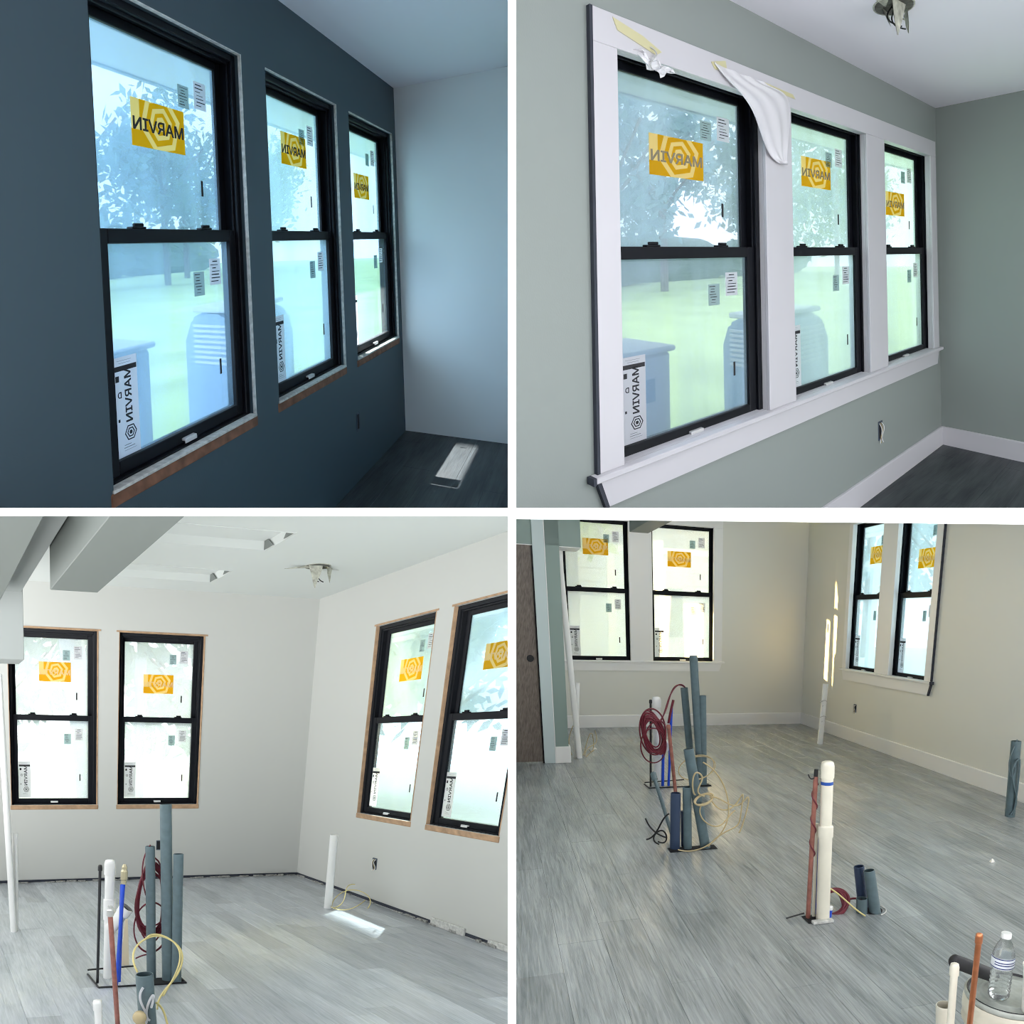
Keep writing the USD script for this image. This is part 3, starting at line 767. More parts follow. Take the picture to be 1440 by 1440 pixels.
t.part('scrap', BACK([grid(lambda a, b: (-2.96 + .16 * a + .02 * math.sin(9 * b), 2.345 - .035 * a - .05 * b * math.sin(3.1 * a) + .01 * math.sin(17 * a), -.024 - .012 * math.sin(14 * a + 7 * b)), 12, 8)]), 'plastic_film', smooth=False)
t.part('wire_tie', BACK(tube([(-2.90, 2.375, -.026), (-2.885, 2.34, -.04), (-2.905, 2.31, -.034), (-2.89, 2.285, -.03)], .003, 5, 20)), 'foil')
outdoors_top(TR, 'upper right room')

# ================================================================== lower left room: white primer, bare openings
OPEN_BL = [(-3.08, -2.236), (-2.027, -1.18)]
OPEN_BLR = [(1.084, 1.902), (2.118, 2.93)]
Z0, Z1 = .765, 2.352
wall_with_holes(BL, 'wall_back', BACK, -5.5, .13, H + .1, [(a, Z0, b, Z1) for a, b in OPEN_BL], 'primer', 'white primed back wall with two windows, lower left room')
wall_with_holes(BL, 'wall_right', RIGHT, 0, 7.2, H + .1, [(a, Z0, b, Z1) for a, b in OPEN_BLR], 'primer', 'white primed right hand wall with two windows, lower left room')
# ceiling with two shallow recessed trays
tr = [(-2.75, -2.13, -1.31, -1.62), (-2.75, -.92, -1.29, -.42)]
poly = sg.box(-6, -7.2, 0, 0)
for q in tr:
    poly = poly.difference(sg.box(*q))
m = extrude(poly, .1); m.apply_translation((0, 0, H))
t = Thing(BL, 'ceiling', (-3, -3, H), 'white ceiling with two shallow recessed trays, lower left room', 'ceiling', kind='structure')
t.part('panel', m, 'ceiling_primer')
for x0, y0, x1, y1 in tr:
    t.part('recessed_tray', [box(x0, x1, y0, y1, H + .06, H + .08), box(x1 - .004, x1, y0, y1, H - .004, H + .07), box(x0, x1, y0, y0 + .004, H - .004, H + .07), box(x0, x1, y1 - .004, y1, H, H + .07)], 'ceiling_primer')
    t.part('tray_shade', [extrude(sg.Polygon([(0, 0), (.16, 0), (.0, .14)]), .004).apply_transform(np.array([[0, 0, 1, x1 - .02], [1, 0, 0, y0 + .01], [0, 1, 0, H - .0], [0, 0, 0, 1.]])),
                            extrude(sg.Polygon([(0, 0), (-.16, 0), (.0, .10)]), .004).apply_transform(np.array([[0, 0, 1, x1 - .02], [1, 0, 0, y1 - .01], [0, 1, 0, H - .0], [0, 0, 0, 1.]]))], 'soffit_grey')  # grey triangles stand in for the shade in the tray corners
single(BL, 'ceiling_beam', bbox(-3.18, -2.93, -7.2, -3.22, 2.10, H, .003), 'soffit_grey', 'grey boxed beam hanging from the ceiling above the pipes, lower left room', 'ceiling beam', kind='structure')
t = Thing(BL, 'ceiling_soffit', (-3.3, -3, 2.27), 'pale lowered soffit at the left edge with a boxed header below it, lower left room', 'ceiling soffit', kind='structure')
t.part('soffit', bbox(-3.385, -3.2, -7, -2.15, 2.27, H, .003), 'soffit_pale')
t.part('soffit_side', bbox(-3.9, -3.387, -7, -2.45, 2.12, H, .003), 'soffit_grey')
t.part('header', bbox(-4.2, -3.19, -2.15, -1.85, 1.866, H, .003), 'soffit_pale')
floor(BL, 'pale grey wood-look plank floor, lower left room', -5, 0, -6.5, 0, 'y', .18, 1.22, [f'plank_grey_{i}' for i in range(3)])
for k, ((a, b), dz, su) in enumerate(zip(OPEN_BL, (0, -.08), (.30, .27))):
    window(BL, BACK, a, b, 'wood', f'{("left", "right")[k]} window in the white primed back wall', z0=Z0, z1=Z1, sticker=dz, su=su, glass='pane_milky', ink='ink_pale')
for k, ((a, b), dz) in enumerate(zip(OPEN_BLR, (-.02, -.01))):
    window(BL, RIGHT, a, b, 'wood', f'{("first", "second")[k]} window from the corner in the white primed right hand wall', z0=Z0, z1=Z1, sticker=dz, su=.275, glass='pane_sky', ink='ink_pale', low='pane_bare')
# bare strip where the plaster stops short of the floor
t = Thing(BL, 'trim', (0, -.0, 0), 'dark ragged gap with exposed plate along the foot of the white primed walls', 'wall base gap', kind='structure')
for wl, u0, u1 in ((BACK, -4, 0), (RIGHT, 0, 6)):
    t.part('exposed_plate', wl(wbox(u0, u1, .004, .03, -.003, .0)), 'trim_edge')
    r = np.random.default_rng(4)
    rag = []
    for k in range(46):
        u = u0 + (u1 - u0) * r.uniform(0, 1)
        rag.append(bbox(u, u + r.uniform(.02, .10), .0, r.uniform(.008, .02), -.02 - r.uniform(0, .01), -.004, .002))
    t.part('plaster_crumbs', wl(rag), 'debris', kind='stuff')
t.part('plate_block', RIGHT([bbox(2.35, 2.75, 0, .06, -.02, 0, .004), bbox(3.0, 3.9, .0, .045, -.016, 0, .004)]), 'bead_pale')
electrical_box(BL, RIGHT, 1.459, .348, 'small dark electrical box below the first window of the white primed right hand wall', h=.10, w=.07)
electrical_box(BL, BACK, -1.58, .352, 'small dark electrical box low on the white back wall behind the tallest conduit', wires=False, h=.10, w=.06)
ceiling_opening(BL, -.70, -1.27, H, .16, 'torn light opening with hanging paper flaps in the white ceiling of the lower left room', 8)

GR = 'conduit_grey'
pipe(BL, 'conduit', (-2.516, -3.346, 0), (-2.559, -3.333, 1.029), .034, GR, 'tallest grey conduit of the lower left cluster', 'conduit')
pipe(BL, 'conduit', (-2.604, -3.30, 0), (-2.632, -3.292, .791), .0285, GR, 'grey conduit with the red wire coil hanging behind it, lower left cluster', 'conduit')
pipe(BL, 'conduit', (-2.478, -3.396, 0), (-2.493, -3.391, .758), .0295, GR, 'rightmost grey conduit of the lower left cluster', 'conduit')
t = pipe(BL, 'drain_pipe', (-2.857, -3.236, 0), (-2.852, -3.237, .694), .029, 'pvc_white', 'white capped drain pipe with an open branch fitting, lower left cluster', cap=(.09, 1.16), collar=((.52, .70, 1.22),))
t.part('branch', [hollow((-2.855, -3.25, .30), (-2.765, -3.30, .44), .036, depth=.05), lathe([(.036, 0), (.042, .002), (.042, .05), (.036, .052)], (-2.79, -3.286, .40), (.09, -.05, .14), 24)], 'pvc_white', smooth=35)
t.part('branch_mouth', lathe([(0, 0), (.031, 0)], (-2.772, -3.296, .429), (.09, -.05, .14), 20), 'dark_void')
pipe(BL, 'steel_rod', (-2.94, -3.319, 0), (-2.929, -3.321, .689), .0085, 'black_steel', 'thin black steel rod at the left of the lower left cluster', 'rod', mouth=False, cap=(.035, 1.5))
t = pipe(BL, 'water_tube', (-2.846, -3.40, 0), (-2.815, -3.41, .60), .0105, 'pex_blue', 'blue water tube with a pale brass fitting on top, lower left cluster', 'water tube', mouth=False)
t.part('fitting', [rod((-2.815, -3.41, .60), (-2.812, -3.41, .62), .016), lathe([(.012, 0), (.02, .01), (.02, .05), (.015, .06), (.015, .075), (.008, .09), (0, .09)], (-2.812, -3.41, .62), (.02, 0, 1), 10)], 'brass')
pipe(BL, 'water_tube', (-2.81, -3.32, 0), (-2.80, -3.32, .58), .0115, 'pex_blue', 'shorter blue water tube beside the white branch fitting, lower left cluster', 'water tube', mouth=False)
t = pipe(BL, 'copper_pipe', (-3.003, -4.093, 0), (-3.047, -4.083, .581), .0122, 'copper_dull', 'dull copper pipe with a valve on top in front of the lower left cluster', mouth=False)
t.part('valve', [lathe([(.014, 0), (.018, .004), (.018, .03), (.012, .036), (.012, .05), (0, .052)], (-3.047, -4.083, .575), (0, 0, 1), 12), bbox(-3.06, -3.03, -4.09, -4.076, .6, .618, .003)], 'foil')
t = pipe(BL, 'conduit', (-2.902, -4.297, 0), (-2.933, -4.289, .348), .0416, GR, 'wide open grey conduit stub nearest the camera, lower left room', 'conduit')
t.part('tape_scrap', [tube([(-2.95, -4.335, .30), (-2.955, -4.338, .22), (-2.93, -4.338, .16), (-2.955, -4.338, .1)], .006, 6, 24), tube([(-2.91, -4.335, .2), (-2.905, -4.338, .26), (-2.93, -4.337, .2), (-2.915, -4.338, .14)], .006, 6, 24)], 'label_white')
pipe(BL, 'drain_pipe', (-3.142, -4.333, 0), (-3.159, -4.33, .244), .0185, 'pvc_white', 'short white capped pipe at the bottom edge, lower left room', cap=(.05, 1.2))
pipe(BL, 'drain_pipe', (-.525, -1.638, 0), (-.53, -1.635, .633), .034, 'pvc_white', 'white pipe standing alone beside the sun patch, lower left room')
pipe(BL, 'drain_pipe', (-3.271, -1.945, 0), (-3.258, -1.946, .718), .0213, 'pvc_white', 'short upright white pipe at the left edge, lower left room')
pipe(BL, 'drain_pipe', (-3.29, -1.99, 0), (-3.345, -1.98, 1.785), .0238, 'pvc_white', 'tall leaning white pipe at the left edge, lower left room')
m = extrude(sg.Polygon([(-.028, 0), (.03, .0), (.016, .30), (-.002, .30)]), .006)
m.vertices = np.stack([m.vertices[:, 0] - 2.70, m.vertices[:, 2] - 3.02, m.vertices[:, 1] + .005], 1)
single(BL, 'wood_lath', m, 'wood_lath', 'pale tapering wooden lath behind the blue water tubes', 'wood lath')
c = coil((-2.60, -3.25, .42), (.092, 0, 0.0), (0, 0, .20), 26, .11, 3, 15)
c[:, 2] += .05 * np.cos((c[:, 0] + 2.6) * 14)
loose = coil((-2.60, -3.25, .30), (.105, 0, 0), (0, 0, .155), 30, .03, 9, 2)
t = Thing(BL, 'wire_coil', (-2.6, -3.25, .2), 'hank of dark red wire hung on a conduit of the lower left cluster', 'wire coil')
t.part('wire', [tube(c, .0055, 5, 540), tube(loose, .0045, 5, 90)], 'wire_red', smooth=True)
t.part('wire_tail', [tube([(-2.632, -3.30, .80), (-2.66, -3.29, .74), (-2.665, -3.27, .6), (-2.64, -3.26, .5)], .0045, 5, 30), tube([(-2.60, -3.27, .145), (-2.66, -3.28, .14), (-2.70, -3.28, .125)], .0045, 5, 16)], 'wire_red', smooth=True)
t = Thing(BL, 'yellow_wire', (-2.75, -4.1, .0), 'loop of yellow wire rising behind the wide conduit stub, lower left room', 'wire')
t.part('wire', [tube([(-2.94, -4.20, .33), (-2.95, -4.15, .40), (-2.86, -4.05, .45), (-2.75, -4.0, .44), (-2.68, -4.05, .38), (-2.71, -4.1, .28), (-2.80, -4.15, .2), (-2.84, -4.2, .14)], .005, 6, 70),
                tube([(-2.86, -4.06, .455), (-2.76, -4.02, .45), (-2.70, -4.06, .40), (-2.73, -4.12, .28), (-2.8, -4.16, .19)], .0045, 6, 50)], 'wire_yellow', smooth=True)
t = Thing(BL, 'pale_wire', (-2.75, -4.3, .0), 'pale wire trailing to the floor right of the wide conduit stub', 'wire')
t.part('wire', tube([(-2.87, -4.27, .2), (-2.83, -4.3, .14), (-2.80, -4.32, .06), (-2.74, -4.33, .03), (-2.68, -4.36, .008)], .0055, 6, 40), 'wire_yellow', smooth=True)
t = Thing(BL, 'rope_knot', (-2.98, -4.42, .1), 'knotted tan rope end in front of the wide conduit stub', 'rope')
t.part('knot', [lathe([(0, 0), (.02, .004), (.032, .02), (.03, .04), (.018, .052), (0, .054)], (-2.975, -4.36, .17), (-.1, -1, .25), 14)], 'wire_tan', smooth=True)
t.part('strand', [tube([(-2.985 + .012 * k, -4.38, .18), (-2.99 + .016 * k, -4.40, .1), (-2.985 + .018 * k, -4.40, .0)], .009, 6, 16) for k in range(3)], 'wire_tan', smooth=True)
t = Thing(BL, 'thin_wire', (-.4, -1.6, 0), 'loops of thin yellow wire by the lone white pipe, lower left room', 'wire')
t.part('wire', [tube([(-.50, -1.66, .02), (-.42, -1.6, .10), (-.30, -1.62, .15), (-.2, -1.75, .10), (-.24, -1.8, .02)], .004, 5, 40),
                tube([(-.50, -1.68, .01), (-.44, -1.72, .06), (-.33, -1.6, .18), (-.25, -1.58, .19)], .004, 5, 40), tube([(-.52, -1.68, .02), (-.42, -1.8, .02), (-.26, -1.74, .06), (-.16, -1.62, .05)], .004, 5, 40)], 'wire_yellow', smooth=True)
t = Thing(BL, 'floor_cutout', (-2.68, -3.28, 0), 'dark edged rectangular cut-out in the floor around the lower left cluster', 'floor cut-out')
t.part('rim', [tube(q, .006, 5, 2, smooth=False) for q in (np.array([(-2.955, -3.42, .004), (-2.43, -3.43, .004)]), np.array([(-2.955, -3.42, .004), (-2.965, -3.15, .004)]), np.array([(-2.965, -3.15, .03), (-2.66, -3.14, .035)]), np.array([(-2.43, -3.43, .004), (-2.43, -3.2, .004)]))], 'black_steel')
t.part('floor_hole', box(-2.65, -2.425, -3.435, -3.30, .0006, .002), 'dark_void')
outdoors_low(BL, 'lower left room')
single(BL, 'porch_post', bbox(-1.06, -.93, 2.95, 3.08, -.4, 2.45, .01), 'post_blue', 'blue grey porch post outside the right back window, lower left room', 'porch post')
t = Thing(BL, 'tree', (-1.8, 3.2, -.4), 'leaning tree trunk outside the left back window, lower left room', 'tree')
t.part('trunk', tube([(-1.62, 3.2, -.4), (-1.70, 3.2, 1.0), (-1.84, 3.2, 2.2), (-2.1, 3.2, 3.8), (-2.4, 3.2, 5.8)], .17, 12, 30), 'post_blue', smooth=True)
t.part('foliage', foliage(-2.4, 3.4, 6.2, 1.5, 1.2, .9, 900, .16, 5), 'leaf', kind='stuff')
for i, (x, y, h, r) in enumerate(((-2, 14, 6, 3), (4, 15, 6.5, 3))):
    tree(BL, x, y, -.4, h, r, f'pale leafy tree in the yard beyond the {("left", "right")[i]} back window, lower left room', 'leaf_blue', 140 + i, n=900, size=.3, clear=.2)
t = Thing(BL, 'porch_fence', (-1, 4.2, -.4), 'white porch railing outside the two back windows, lower left room', 'fence')
t.part('rail', [bbox(-5, 3, 4.18, 4.24, .72, .80, .006)], 'unit_white'); t.part('rail', [bbox(-5, 3, 4.18, 4.24, -.2, -.13, .006)], 'unit_white')
for k in range(34):
    t.part('baluster', bbox(-4.9 + k * .23, -4.85 + k * .23, 4.19, 4.23, -.14, .73, .004), 'unit_white')
for i, (x, y, h, r) in enumerate(((13, 22, 8, 3.6), (15, 19, 9, 3.6), (13, 15.5, 7.5, 3.2))):
    tree(BL, x, y, -.4, h, r, f'{("farthest", "middle", "nearest")[i]} bluish tree outside the right hand windows, lower left room', 'leaf_blue', 150 + i, n=700, size=.34, clear=.3)
sunlight(BL, 'sun_lower_left', (-.55, -2.0, 0), (-2.07, -1.28, -3.3), 15.0, (1.0, .95, .90), cone=16, dist=None, src=(1.52, -.12, 3.3))

# ================================================================== lower right room: painted and trimmed
OPEN_B2 = [(-3.01, -2.205), (-2.02, -1.182)]
OPEN_R2 = [(1.225, 1.98), (2.21, 2.955)]
wall_with_holes(BR, 'wall_back', BACK, -5.5, .13, H + .1, [(a, .775, b, 2.365) for a, b in OPEN_B2], 'paint_greige', 'greige back wall with two white cased windows, lower right room')
wall_with_holes(BR, 'wall_right', RIGHT, 0, 5.4, H + .1, [(a, .775, b, 2.365) for a, b in OPEN_R2], 'paint_greige', 'greige right hand wall with two white cased windows, lower right room')
floor(BR, 'grey brown textured plank floor, lower right room', -5.5, 0, -8.6, 0, 'y', .18, 1.22, [f'plank_brown_{i}' for i in range(3)])
for k, ((a, b), dz, su) in enumerate(zip(OPEN_B2, (.055, -.025), (.27, .255))):
    window(BR, BACK, a, b, 'cased', f'{("left", "right")[k]} window in the greige back wall', sticker=dz, su=su, glass='pane_milky', ink='ink_pale', stick_w=.285)
for k, ((a, b), dz, su) in enumerate(zip(OPEN_R2, (.01, -.085), (.25, .25))):
    window(BR, RIGHT, a, b, 'cased', f'{("first", "second")[k]} window from the corner in the greige right hand wall', sticker=dz, su=su, glass='pane_sky', ink='ink_pale', stick_w=.30)
casing(BR, BACK, [(-2.97, -2.242), (-1.975, -1.226)], 'white casing round the two back windows, lower right room', -3.09, -1.115, z0=.79, z1=2.33)
casing(BR, RIGHT, [(1.258, 1.947), (2.241, 2.922)], 'white casing with a dark right edge round the right hand windows, lower right room', 1.175, 3.03, z0=.80, z1=2.33, edge='right')
baseboard(BR, 'baseboard_back', BACK, -3.8, 0, 'white baseboard along the greige back wall')
baseboard(BR, 'baseboard_right', RIGHT, .016, 5.4, 'white baseboard along the greige right hand wall')
# the wall with the door at the left
poly = sg.box(-5.5, -.05, -3.19, 2.74).difference(sg.box(-4.22, -.1, -3.40, 2.10))
m = extrude(poly, .12); m.vertices = np.stack([m.vertices[:, 0], -2.15 + m.vertices[:, 2], m.vertices[:, 1]], 1); m.invert()
single(BR, 'wall_left', m, 'paint_green', 'narrow muted green wall beside the door, lower right room', 'wall', kind='structure')
t = Thing(BR, 'door', (-3.8, -2.12, 0), 'grey brown wood door with a dark round pull at the left edge, lower right room', 'door', kind='structure')
t.part('panel', bbox(-4.20, -3.415, -2.13, -2.09, .012, 2.08, .003), 'door_wood')
t.part('pull', lathe([(0, 0), (.030, .001), (.030, .005), (.024, .008), (0, .009)], (-3.472, -2.128, .916), (0, -1, 0), 24), 'black_steel', smooth=30)
t.part('door_stop', [box(-3.415, -3.395, -2.14, -2.06, 0, 2.1)], 'black_steel')
t = Thing(BR, 'trim', (-3.36, -2.15, 0), 'pale casing beside the wood door, lower right room', 'door casing', kind='structure')
t.part('casing_board', bbox(-3.405, -3.305, -2.17, -2.15, 0, 2.2, .003), 'paint_green_pale')
t.part('casing_lip', bbox(-3.312, -3.305, -2.176, -2.17, 0, 2.2, .001), 'trim_white')
single(BR, 'baseboard_left', bbox(-3.305, -3.175, -2.172, -2.03, 0, .147, .003), 'trim_white', 'short white baseboard at the foot of the muted green wall', 'baseboard', kind='structure')
t = Thing(BR, 'ceiling_soffit', (-3.1, -1.9, 1.83), 'muted green header with a white underside above the left pipes, lower right room', 'ceiling soffit', kind='structure')
t.part('header', bbox(-3.6, -3.011, -2.15, -1.75, 1.838, 2.74, .002), 'paint_green')
t.part('underside', bbox(-3.6, -3.009, -2.148, -1.75, 1.832, 1.8375, .001), 'trim_white')
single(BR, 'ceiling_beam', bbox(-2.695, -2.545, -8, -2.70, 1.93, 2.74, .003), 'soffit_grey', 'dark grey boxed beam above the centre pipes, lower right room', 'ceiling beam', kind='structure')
electrical_box(BR, RIGHT, 1.53, .38, 'small electrical box below the right hand windows, lower right room', h=.09, w=.06)

NV = 'conduit_navy'
pipe(BR, 'conduit', (-2.272, -3.319, 0), (-2.333, -3.303, 1.016), .0316, GR, 'tallest grey conduit of the centre cluster, lower right room', 'conduit')
pipe(BR, 'conduit', (-2.312, -3.202, 0), (-2.377, -3.186, .763), .0292, GR, 'grey conduit with the red wire arching out of its top, lower right room', 'conduit')
pipe(BR, 'conduit', (-2.255, -3.323, 0), (-2.264, -3.321, .715), .0287, GR, 'grey conduit right of the tallest one, lower right room', 'conduit')
pipe(BR, 'steel_rod', (-2.674, -3.281, 0), (-2.664, -3.283, .676), .0085, 'black_steel', 'thin black steel rod at the left of the centre cluster', 'rod', mouth=False, cap=(.03, 1.4))
t = pipe(BR, 'drain_pipe', (-2.593, -3.139, 0), (-2.59, -3.14, .671), .030, 'pvc_white', 'white capped drain pipe in the centre cluster', cap=(.085, 1.2), collar=((.30, .45, 1.2),))
t.part('branch', [hollow((-2.59, -3.15, .22), (-2.50, -3.20, .33), .034, depth=.05)], 'pvc_white', smooth=35)
pipe(BR, 'water_tube', (-2.577, -3.277, 0), (-2.566, -3.279, .427), .0114, 'pex_blue', 'blue water tube in the centre cluster', 'water tube', mouth=False)
pipe(BR, 'water_tube', (-2.53, -3.28, .0), (-2.50, -3.28, .62), .010, 'pex_blue', 'second blue water tube leaning behind the red wire coil', 'water tube', mouth=False)
pipe(BR, 'copper_pipe', (-2.529, -3.517, 0), (-2.577, -3.506, .514), .0137, 'copper_dull', 'dull copper pipe in the centre cluster', mouth=False, cap=(.03, 1.2))
pipe(BR, 'conduit', (-2.857, -4.90, 0), (-2.851, -4.902, .331), .0289, NV, 'navy conduit stub at the front of the centre cluster', 'conduit')
pipe(BR, 'conduit', (-2.786, -4.919, 0), (-2.789, -4.918, .365), .0249, GR, 'short grey conduit beside the navy stub', 'conduit')
pipe(BR, 'conduit', (-2.683, -4.933, 0), (-2.778, -4.909, .583), .0292, GR, 'leaning blue grey conduit with a wire tangle, front of the centre cluster', 'conduit')
pipe(BR, 'conduit', (-2.82, -4.69, 0), (-2.89, -4.45, .36), .0115, GR, 'thin slanting grey conduit behind the navy stub', 'conduit', collar=((.88, .99, 1.6),), mouth=False)
pipe(BR, 'conduit', (-2.80, -4.873, 0), (-2.803, -4.872, .216), .0125, NV, 'thin dark conduit between the navy stub and the short grey one', 'conduit', mouth=False)
t = Thing(BR, 'wire_coil', (-2.66, -3.35, .3), 'hank of dark red wire on the white drain pipe of the centre cluster', 'wire coil')
c1 = coil((-2.655, -3.34, .42), (.05, 0, .075), (-.06, 0, .115), 26, .26, 21, 15)
t.part('wire', [tube(c1, .0065, 5, 560), tube(coil((-2.66, -3.35, .335), (.09, 0, .04), (-.03, 0, .12), 30, .05, 6, 2), .0045, 5, 80)], 'wire_red', smooth=True)
t.part('wire_tail', [tube([(-2.372, -3.20, .765), (-2.42, -3.22, .79), (-2.49, -3.26, .74), (-2.55, -3.3, .62), (-2.60, -3.34, .52)], .0055, 5, 40), tube([(-2.376, -3.19, .77), (-2.45, -3.22, .78), (-2.52, -3.27, .67), (-2.57, -3.32, .57), (-2.63, -3.34, .5)], .0055, 5, 40)], 'wire_red', smooth=True)
t.part('wire_end', tube([(-2.49, -3.3, .68), (-2.51, -3.3, .6), (-2.53, -3.3, .5)], .010, 6, 16), 'wire_red', smooth=True)
t = Thing(BR, 'yellow_wire', (-2.6, -4.93, 0), 'tangle of tan wire looped round the leaning conduit', 'wire')
t.part('wire', [tube(coil((-2.705, -4.97, .30), (.055, .02, .01), (0, .03, .022), 24, .12, 31, 6), .0045, 5, 160),
                tube([(-2.75, -4.96, .33), (-2.77, -4.97, .40), (-2.745, -4.98, .46), (-2.72, -4.98, .44), (-2.735, -4.98, .38), (-2.70, -4.97, .32)], .005, 5, 50),
                tube([(-2.66, -4.96, .30), (-2.56, -4.93, .22), (-2.47, -4.9, .27), (-2.45, -4.9, .30), (-2.46, -4.92, .22), (-2.49, -4.93, .12), (-2.55, -4.95, .1), (-2.64, -4.96, .05), (-2.68, -4.98, .02)], .0045, 5, 90),
                tube([(-2.67, -4.97, .31), (-2.55, -4.94, .26), (-2.45, -4.9, .25), (-2.42, -4.9, .28), (-2.44, -4.92, .16), (-2.48, -4.94, .08)], .0045, 5, 70),
                tube([(-2.71, -4.97, .28), (-2.72, -4.98, .2), (-2.62, -4.98, .14), (-2.55, -4.95, .18), (-2.5, -4.92, .21)], .0045, 5, 60),
                tube([(-2.69, -4.9, .5), (-2.60, -4.9, .42), (-2.55, -4.92, .3), (-2.56, -4.95, .15), (-2.68, -4.98, .03), (-2.86, -4.99, .02)], .0045, 5, 80)], 'wire_tan', smooth=True)
t = Thing(BR, 'pale_wire', (-2.3, -3.4, 0), 'thin pale wire loop round the foot of the rear conduits, centre cluster', 'wire')
t.part('wire', [tube(coil((-2.33, -3.40, .16), (.14, 0, .02), (0, .02, .09), 24, .06, 12, 2), .004, 5, 80)], 'wire_tan', smooth=True)
t = Thing(BR, 'brown_roots', (-2.95, -4.85, 0), 'bent dark brown wires left of the navy stub', 'wire')
t.part('wire', [tube(np.array([(-2.88, -4.86, .2), (-2.94, -4.84, .11), (-2.99, -4.83, .05), (-3.01, -4.83, .045)]), .005, 5, 20), tube(np.array([(-3.01, -4.82, .17), (-2.97, -4.84, .1), (-2.90, -4.87, .06)]), .005, 5, 20),
                tube(np.array([(-2.94, -4.86, .02), (-2.96, -4.85, .08), (-2.92, -4.86, .1), (-2.9, -4.87, .05), (-2.95, -4.87, .04)]), .005, 5, 30)], 'black_steel', smooth=True)
t = Thing(BR, 'floor_cutout', (-2.5, -3.2, 0), 'dark edged cut-out in the floor around the rear of the centre cluster', 'floor cut-out')
t.part('rim', [tube(np.array(q), .005, 5, 2, smooth=False) for q in ([(-2.71, -3.22, .02), (-2.38, -3.18, .02)], [(-2.70, -3.35, .004), (-2.2, -3.36, .004)], [(-2.7, -3.35, .004), (-2.71, -3.2, .004)])], 'black_steel')
t.part('floor_hole', box(-2.36, -2.2, -3.38, -3.28, .0006, .002), 'dark_void')
t = Thing(BR, 'floor_cutout', (-2.75, -4.95, 0), 'dark cut-out in the floor under the front of the centre cluster', 'floor cut-out')
t.part('floor_hole', box(-2.90, -2.62, -4.975, -4.89, .0006, .002), 'dark_void')
# the middle group: copper tube, tall white pipe, three grey stubs
t = pipe(BR, 'copper_pipe', (-2.517, -6.064, 0), (-2.513, -6.066, .653), .0105, 'copper_dull', 'dull copper tube with a black tip beside the tall cream pipe', mouth=False)
t.part('tip', [rod((-2.513, -6.066, .65), (-2.512, -6.066, .685), .009), tube([(-2.513, -6.07, .655), (-2.535, -6.07, .645), (-2.55, -6.07, .665)], .003, 5, 12)], 'black_steel')
t.part('wrap', [tube([(-2.513 + .012 * math.cos(a), -6.066 + .013 * math.sin(a), .62 - a * .017) for a in np.linspace(0, 20, 40)], .0035, 5, 90)], 'wire_red')
t = pipe(BR, 'drain_pipe', (-2.459, -6.098, 0), (-2.472, -6.092, .709), .0265, 'pvc_cream', 'tall cream drain pipe with a cap and a wide lower half, lower right room', cap=(.075, 1.12))
t.part('sleeve', lathe([(.0265, 0), (.0305, .001), (.0305, .385), (.034, .39), (.034, .435), (.030, .442), (.0265, .443)], (-2.459, -6.098, 0), (-.013, .006, .709), 28), 'pvc_cream', smooth=35)
t.part('glue_stain', lathe([(.0268, 0), (.0272, .002), (.0272, .012), (.0268, .014)], (-2.4705, -6.0925, .622), (-.013, .006, .709), 28), 'primer_blue', smooth=35, label='blue pipe glue stain')
pipe(BR, 'water_tube', (-2.485, -6.055, 0), (-2.49, -6.05, .44), .0075, 'pvc_cream', 'thin cream tube between the copper tube and the tall cream pipe', 'water tube', mouth=False)
pipe(BR, 'water_tube', (-2.475, -6.05, 0.02), (-2.478, -6.048, .36), .0075, 'pex_blue', 'thin blue tube behind the tall cream pipe', 'water tube', mouth=False)
pipe(BR, 'water_tube', (-2.425, -6.09, 0), (-2.42, -6.088, .055), .012, 'pex_blue', 'short blue tube stub right of the tall cream pipe', 'water tube', mouth=False, cap=(.02, 1.1), capmat='pvc_white')
pipe(BR, 'conduit', (-2.21, -6.014, 0), (-2.239, -5.998, .20), .0253, NV, 'left and darker of the two open conduit stubs right of the tall cream pipe', 'conduit')
pipe(BR, 'conduit', (-2.188, -6.092, 0), (-2.225, -6.071, .203), .0265, GR, 'right and bluer of the two open conduit stubs right of the tall cream pipe', 'conduit')
pipe(BR, 'conduit', (-2.249, -6.074, 0), (-2.253, -6.072, .07), .0264, GR, 'shortest open conduit stub in front of the pair, lower right room', 'conduit')
t = Thing(BR, 'wire_coil', (-2.36, -6.02, 0), 'flat hank of dark red wire on the floor beside the tall cream pipe', 'wire coil')
t.part('wire', [tube(coil((-2.37, -6.01, .035), (.062, 0, .02), (0, .05, .04), 26, .16, 44, 12), .0065, 5, 440), tube([(-2.32, -6.02, .03), (-2.28, -6.03, .055), (-2.24, -6.05, .05), (-2.22, -6.06, .03)], .005, 5, 24)], 'wire_red', smooth=True)
t = Thing(BR, 'yellow_wire', (-2.3, -6.1, 0), 'straight pale wire slanting over the red hank', 'wire')
t.part('wire', tube([(-2.43, -6.05, .14), (-2.36, -6.08, .09), (-2.30, -6.11, .035), (-2.26, -6.13, .006)], .0038, 6, 30), 'wire_yellow', smooth=True)
t = Thing(BR, 'floor_cutout', (-2.48, -6.1, 0), 'white edged square cut-out under the copper tube and tall cream pipe', 'floor cut-out')
t.part('floor_hole', box(-2.54, -2.42, -6.125, -6.04, .0006, .002), 'dark_void')
t.part('rim', bbox(-2.525, -2.425, -6.145, -6.118, .0006, .014, .002), 'bead_pale')
t.part('wire', tube([(-2.53, -6.05, .02), (-2.58, -6.05, .012), (-2.62, -6.06, .01)], .004, 5, 12), 'black_steel')
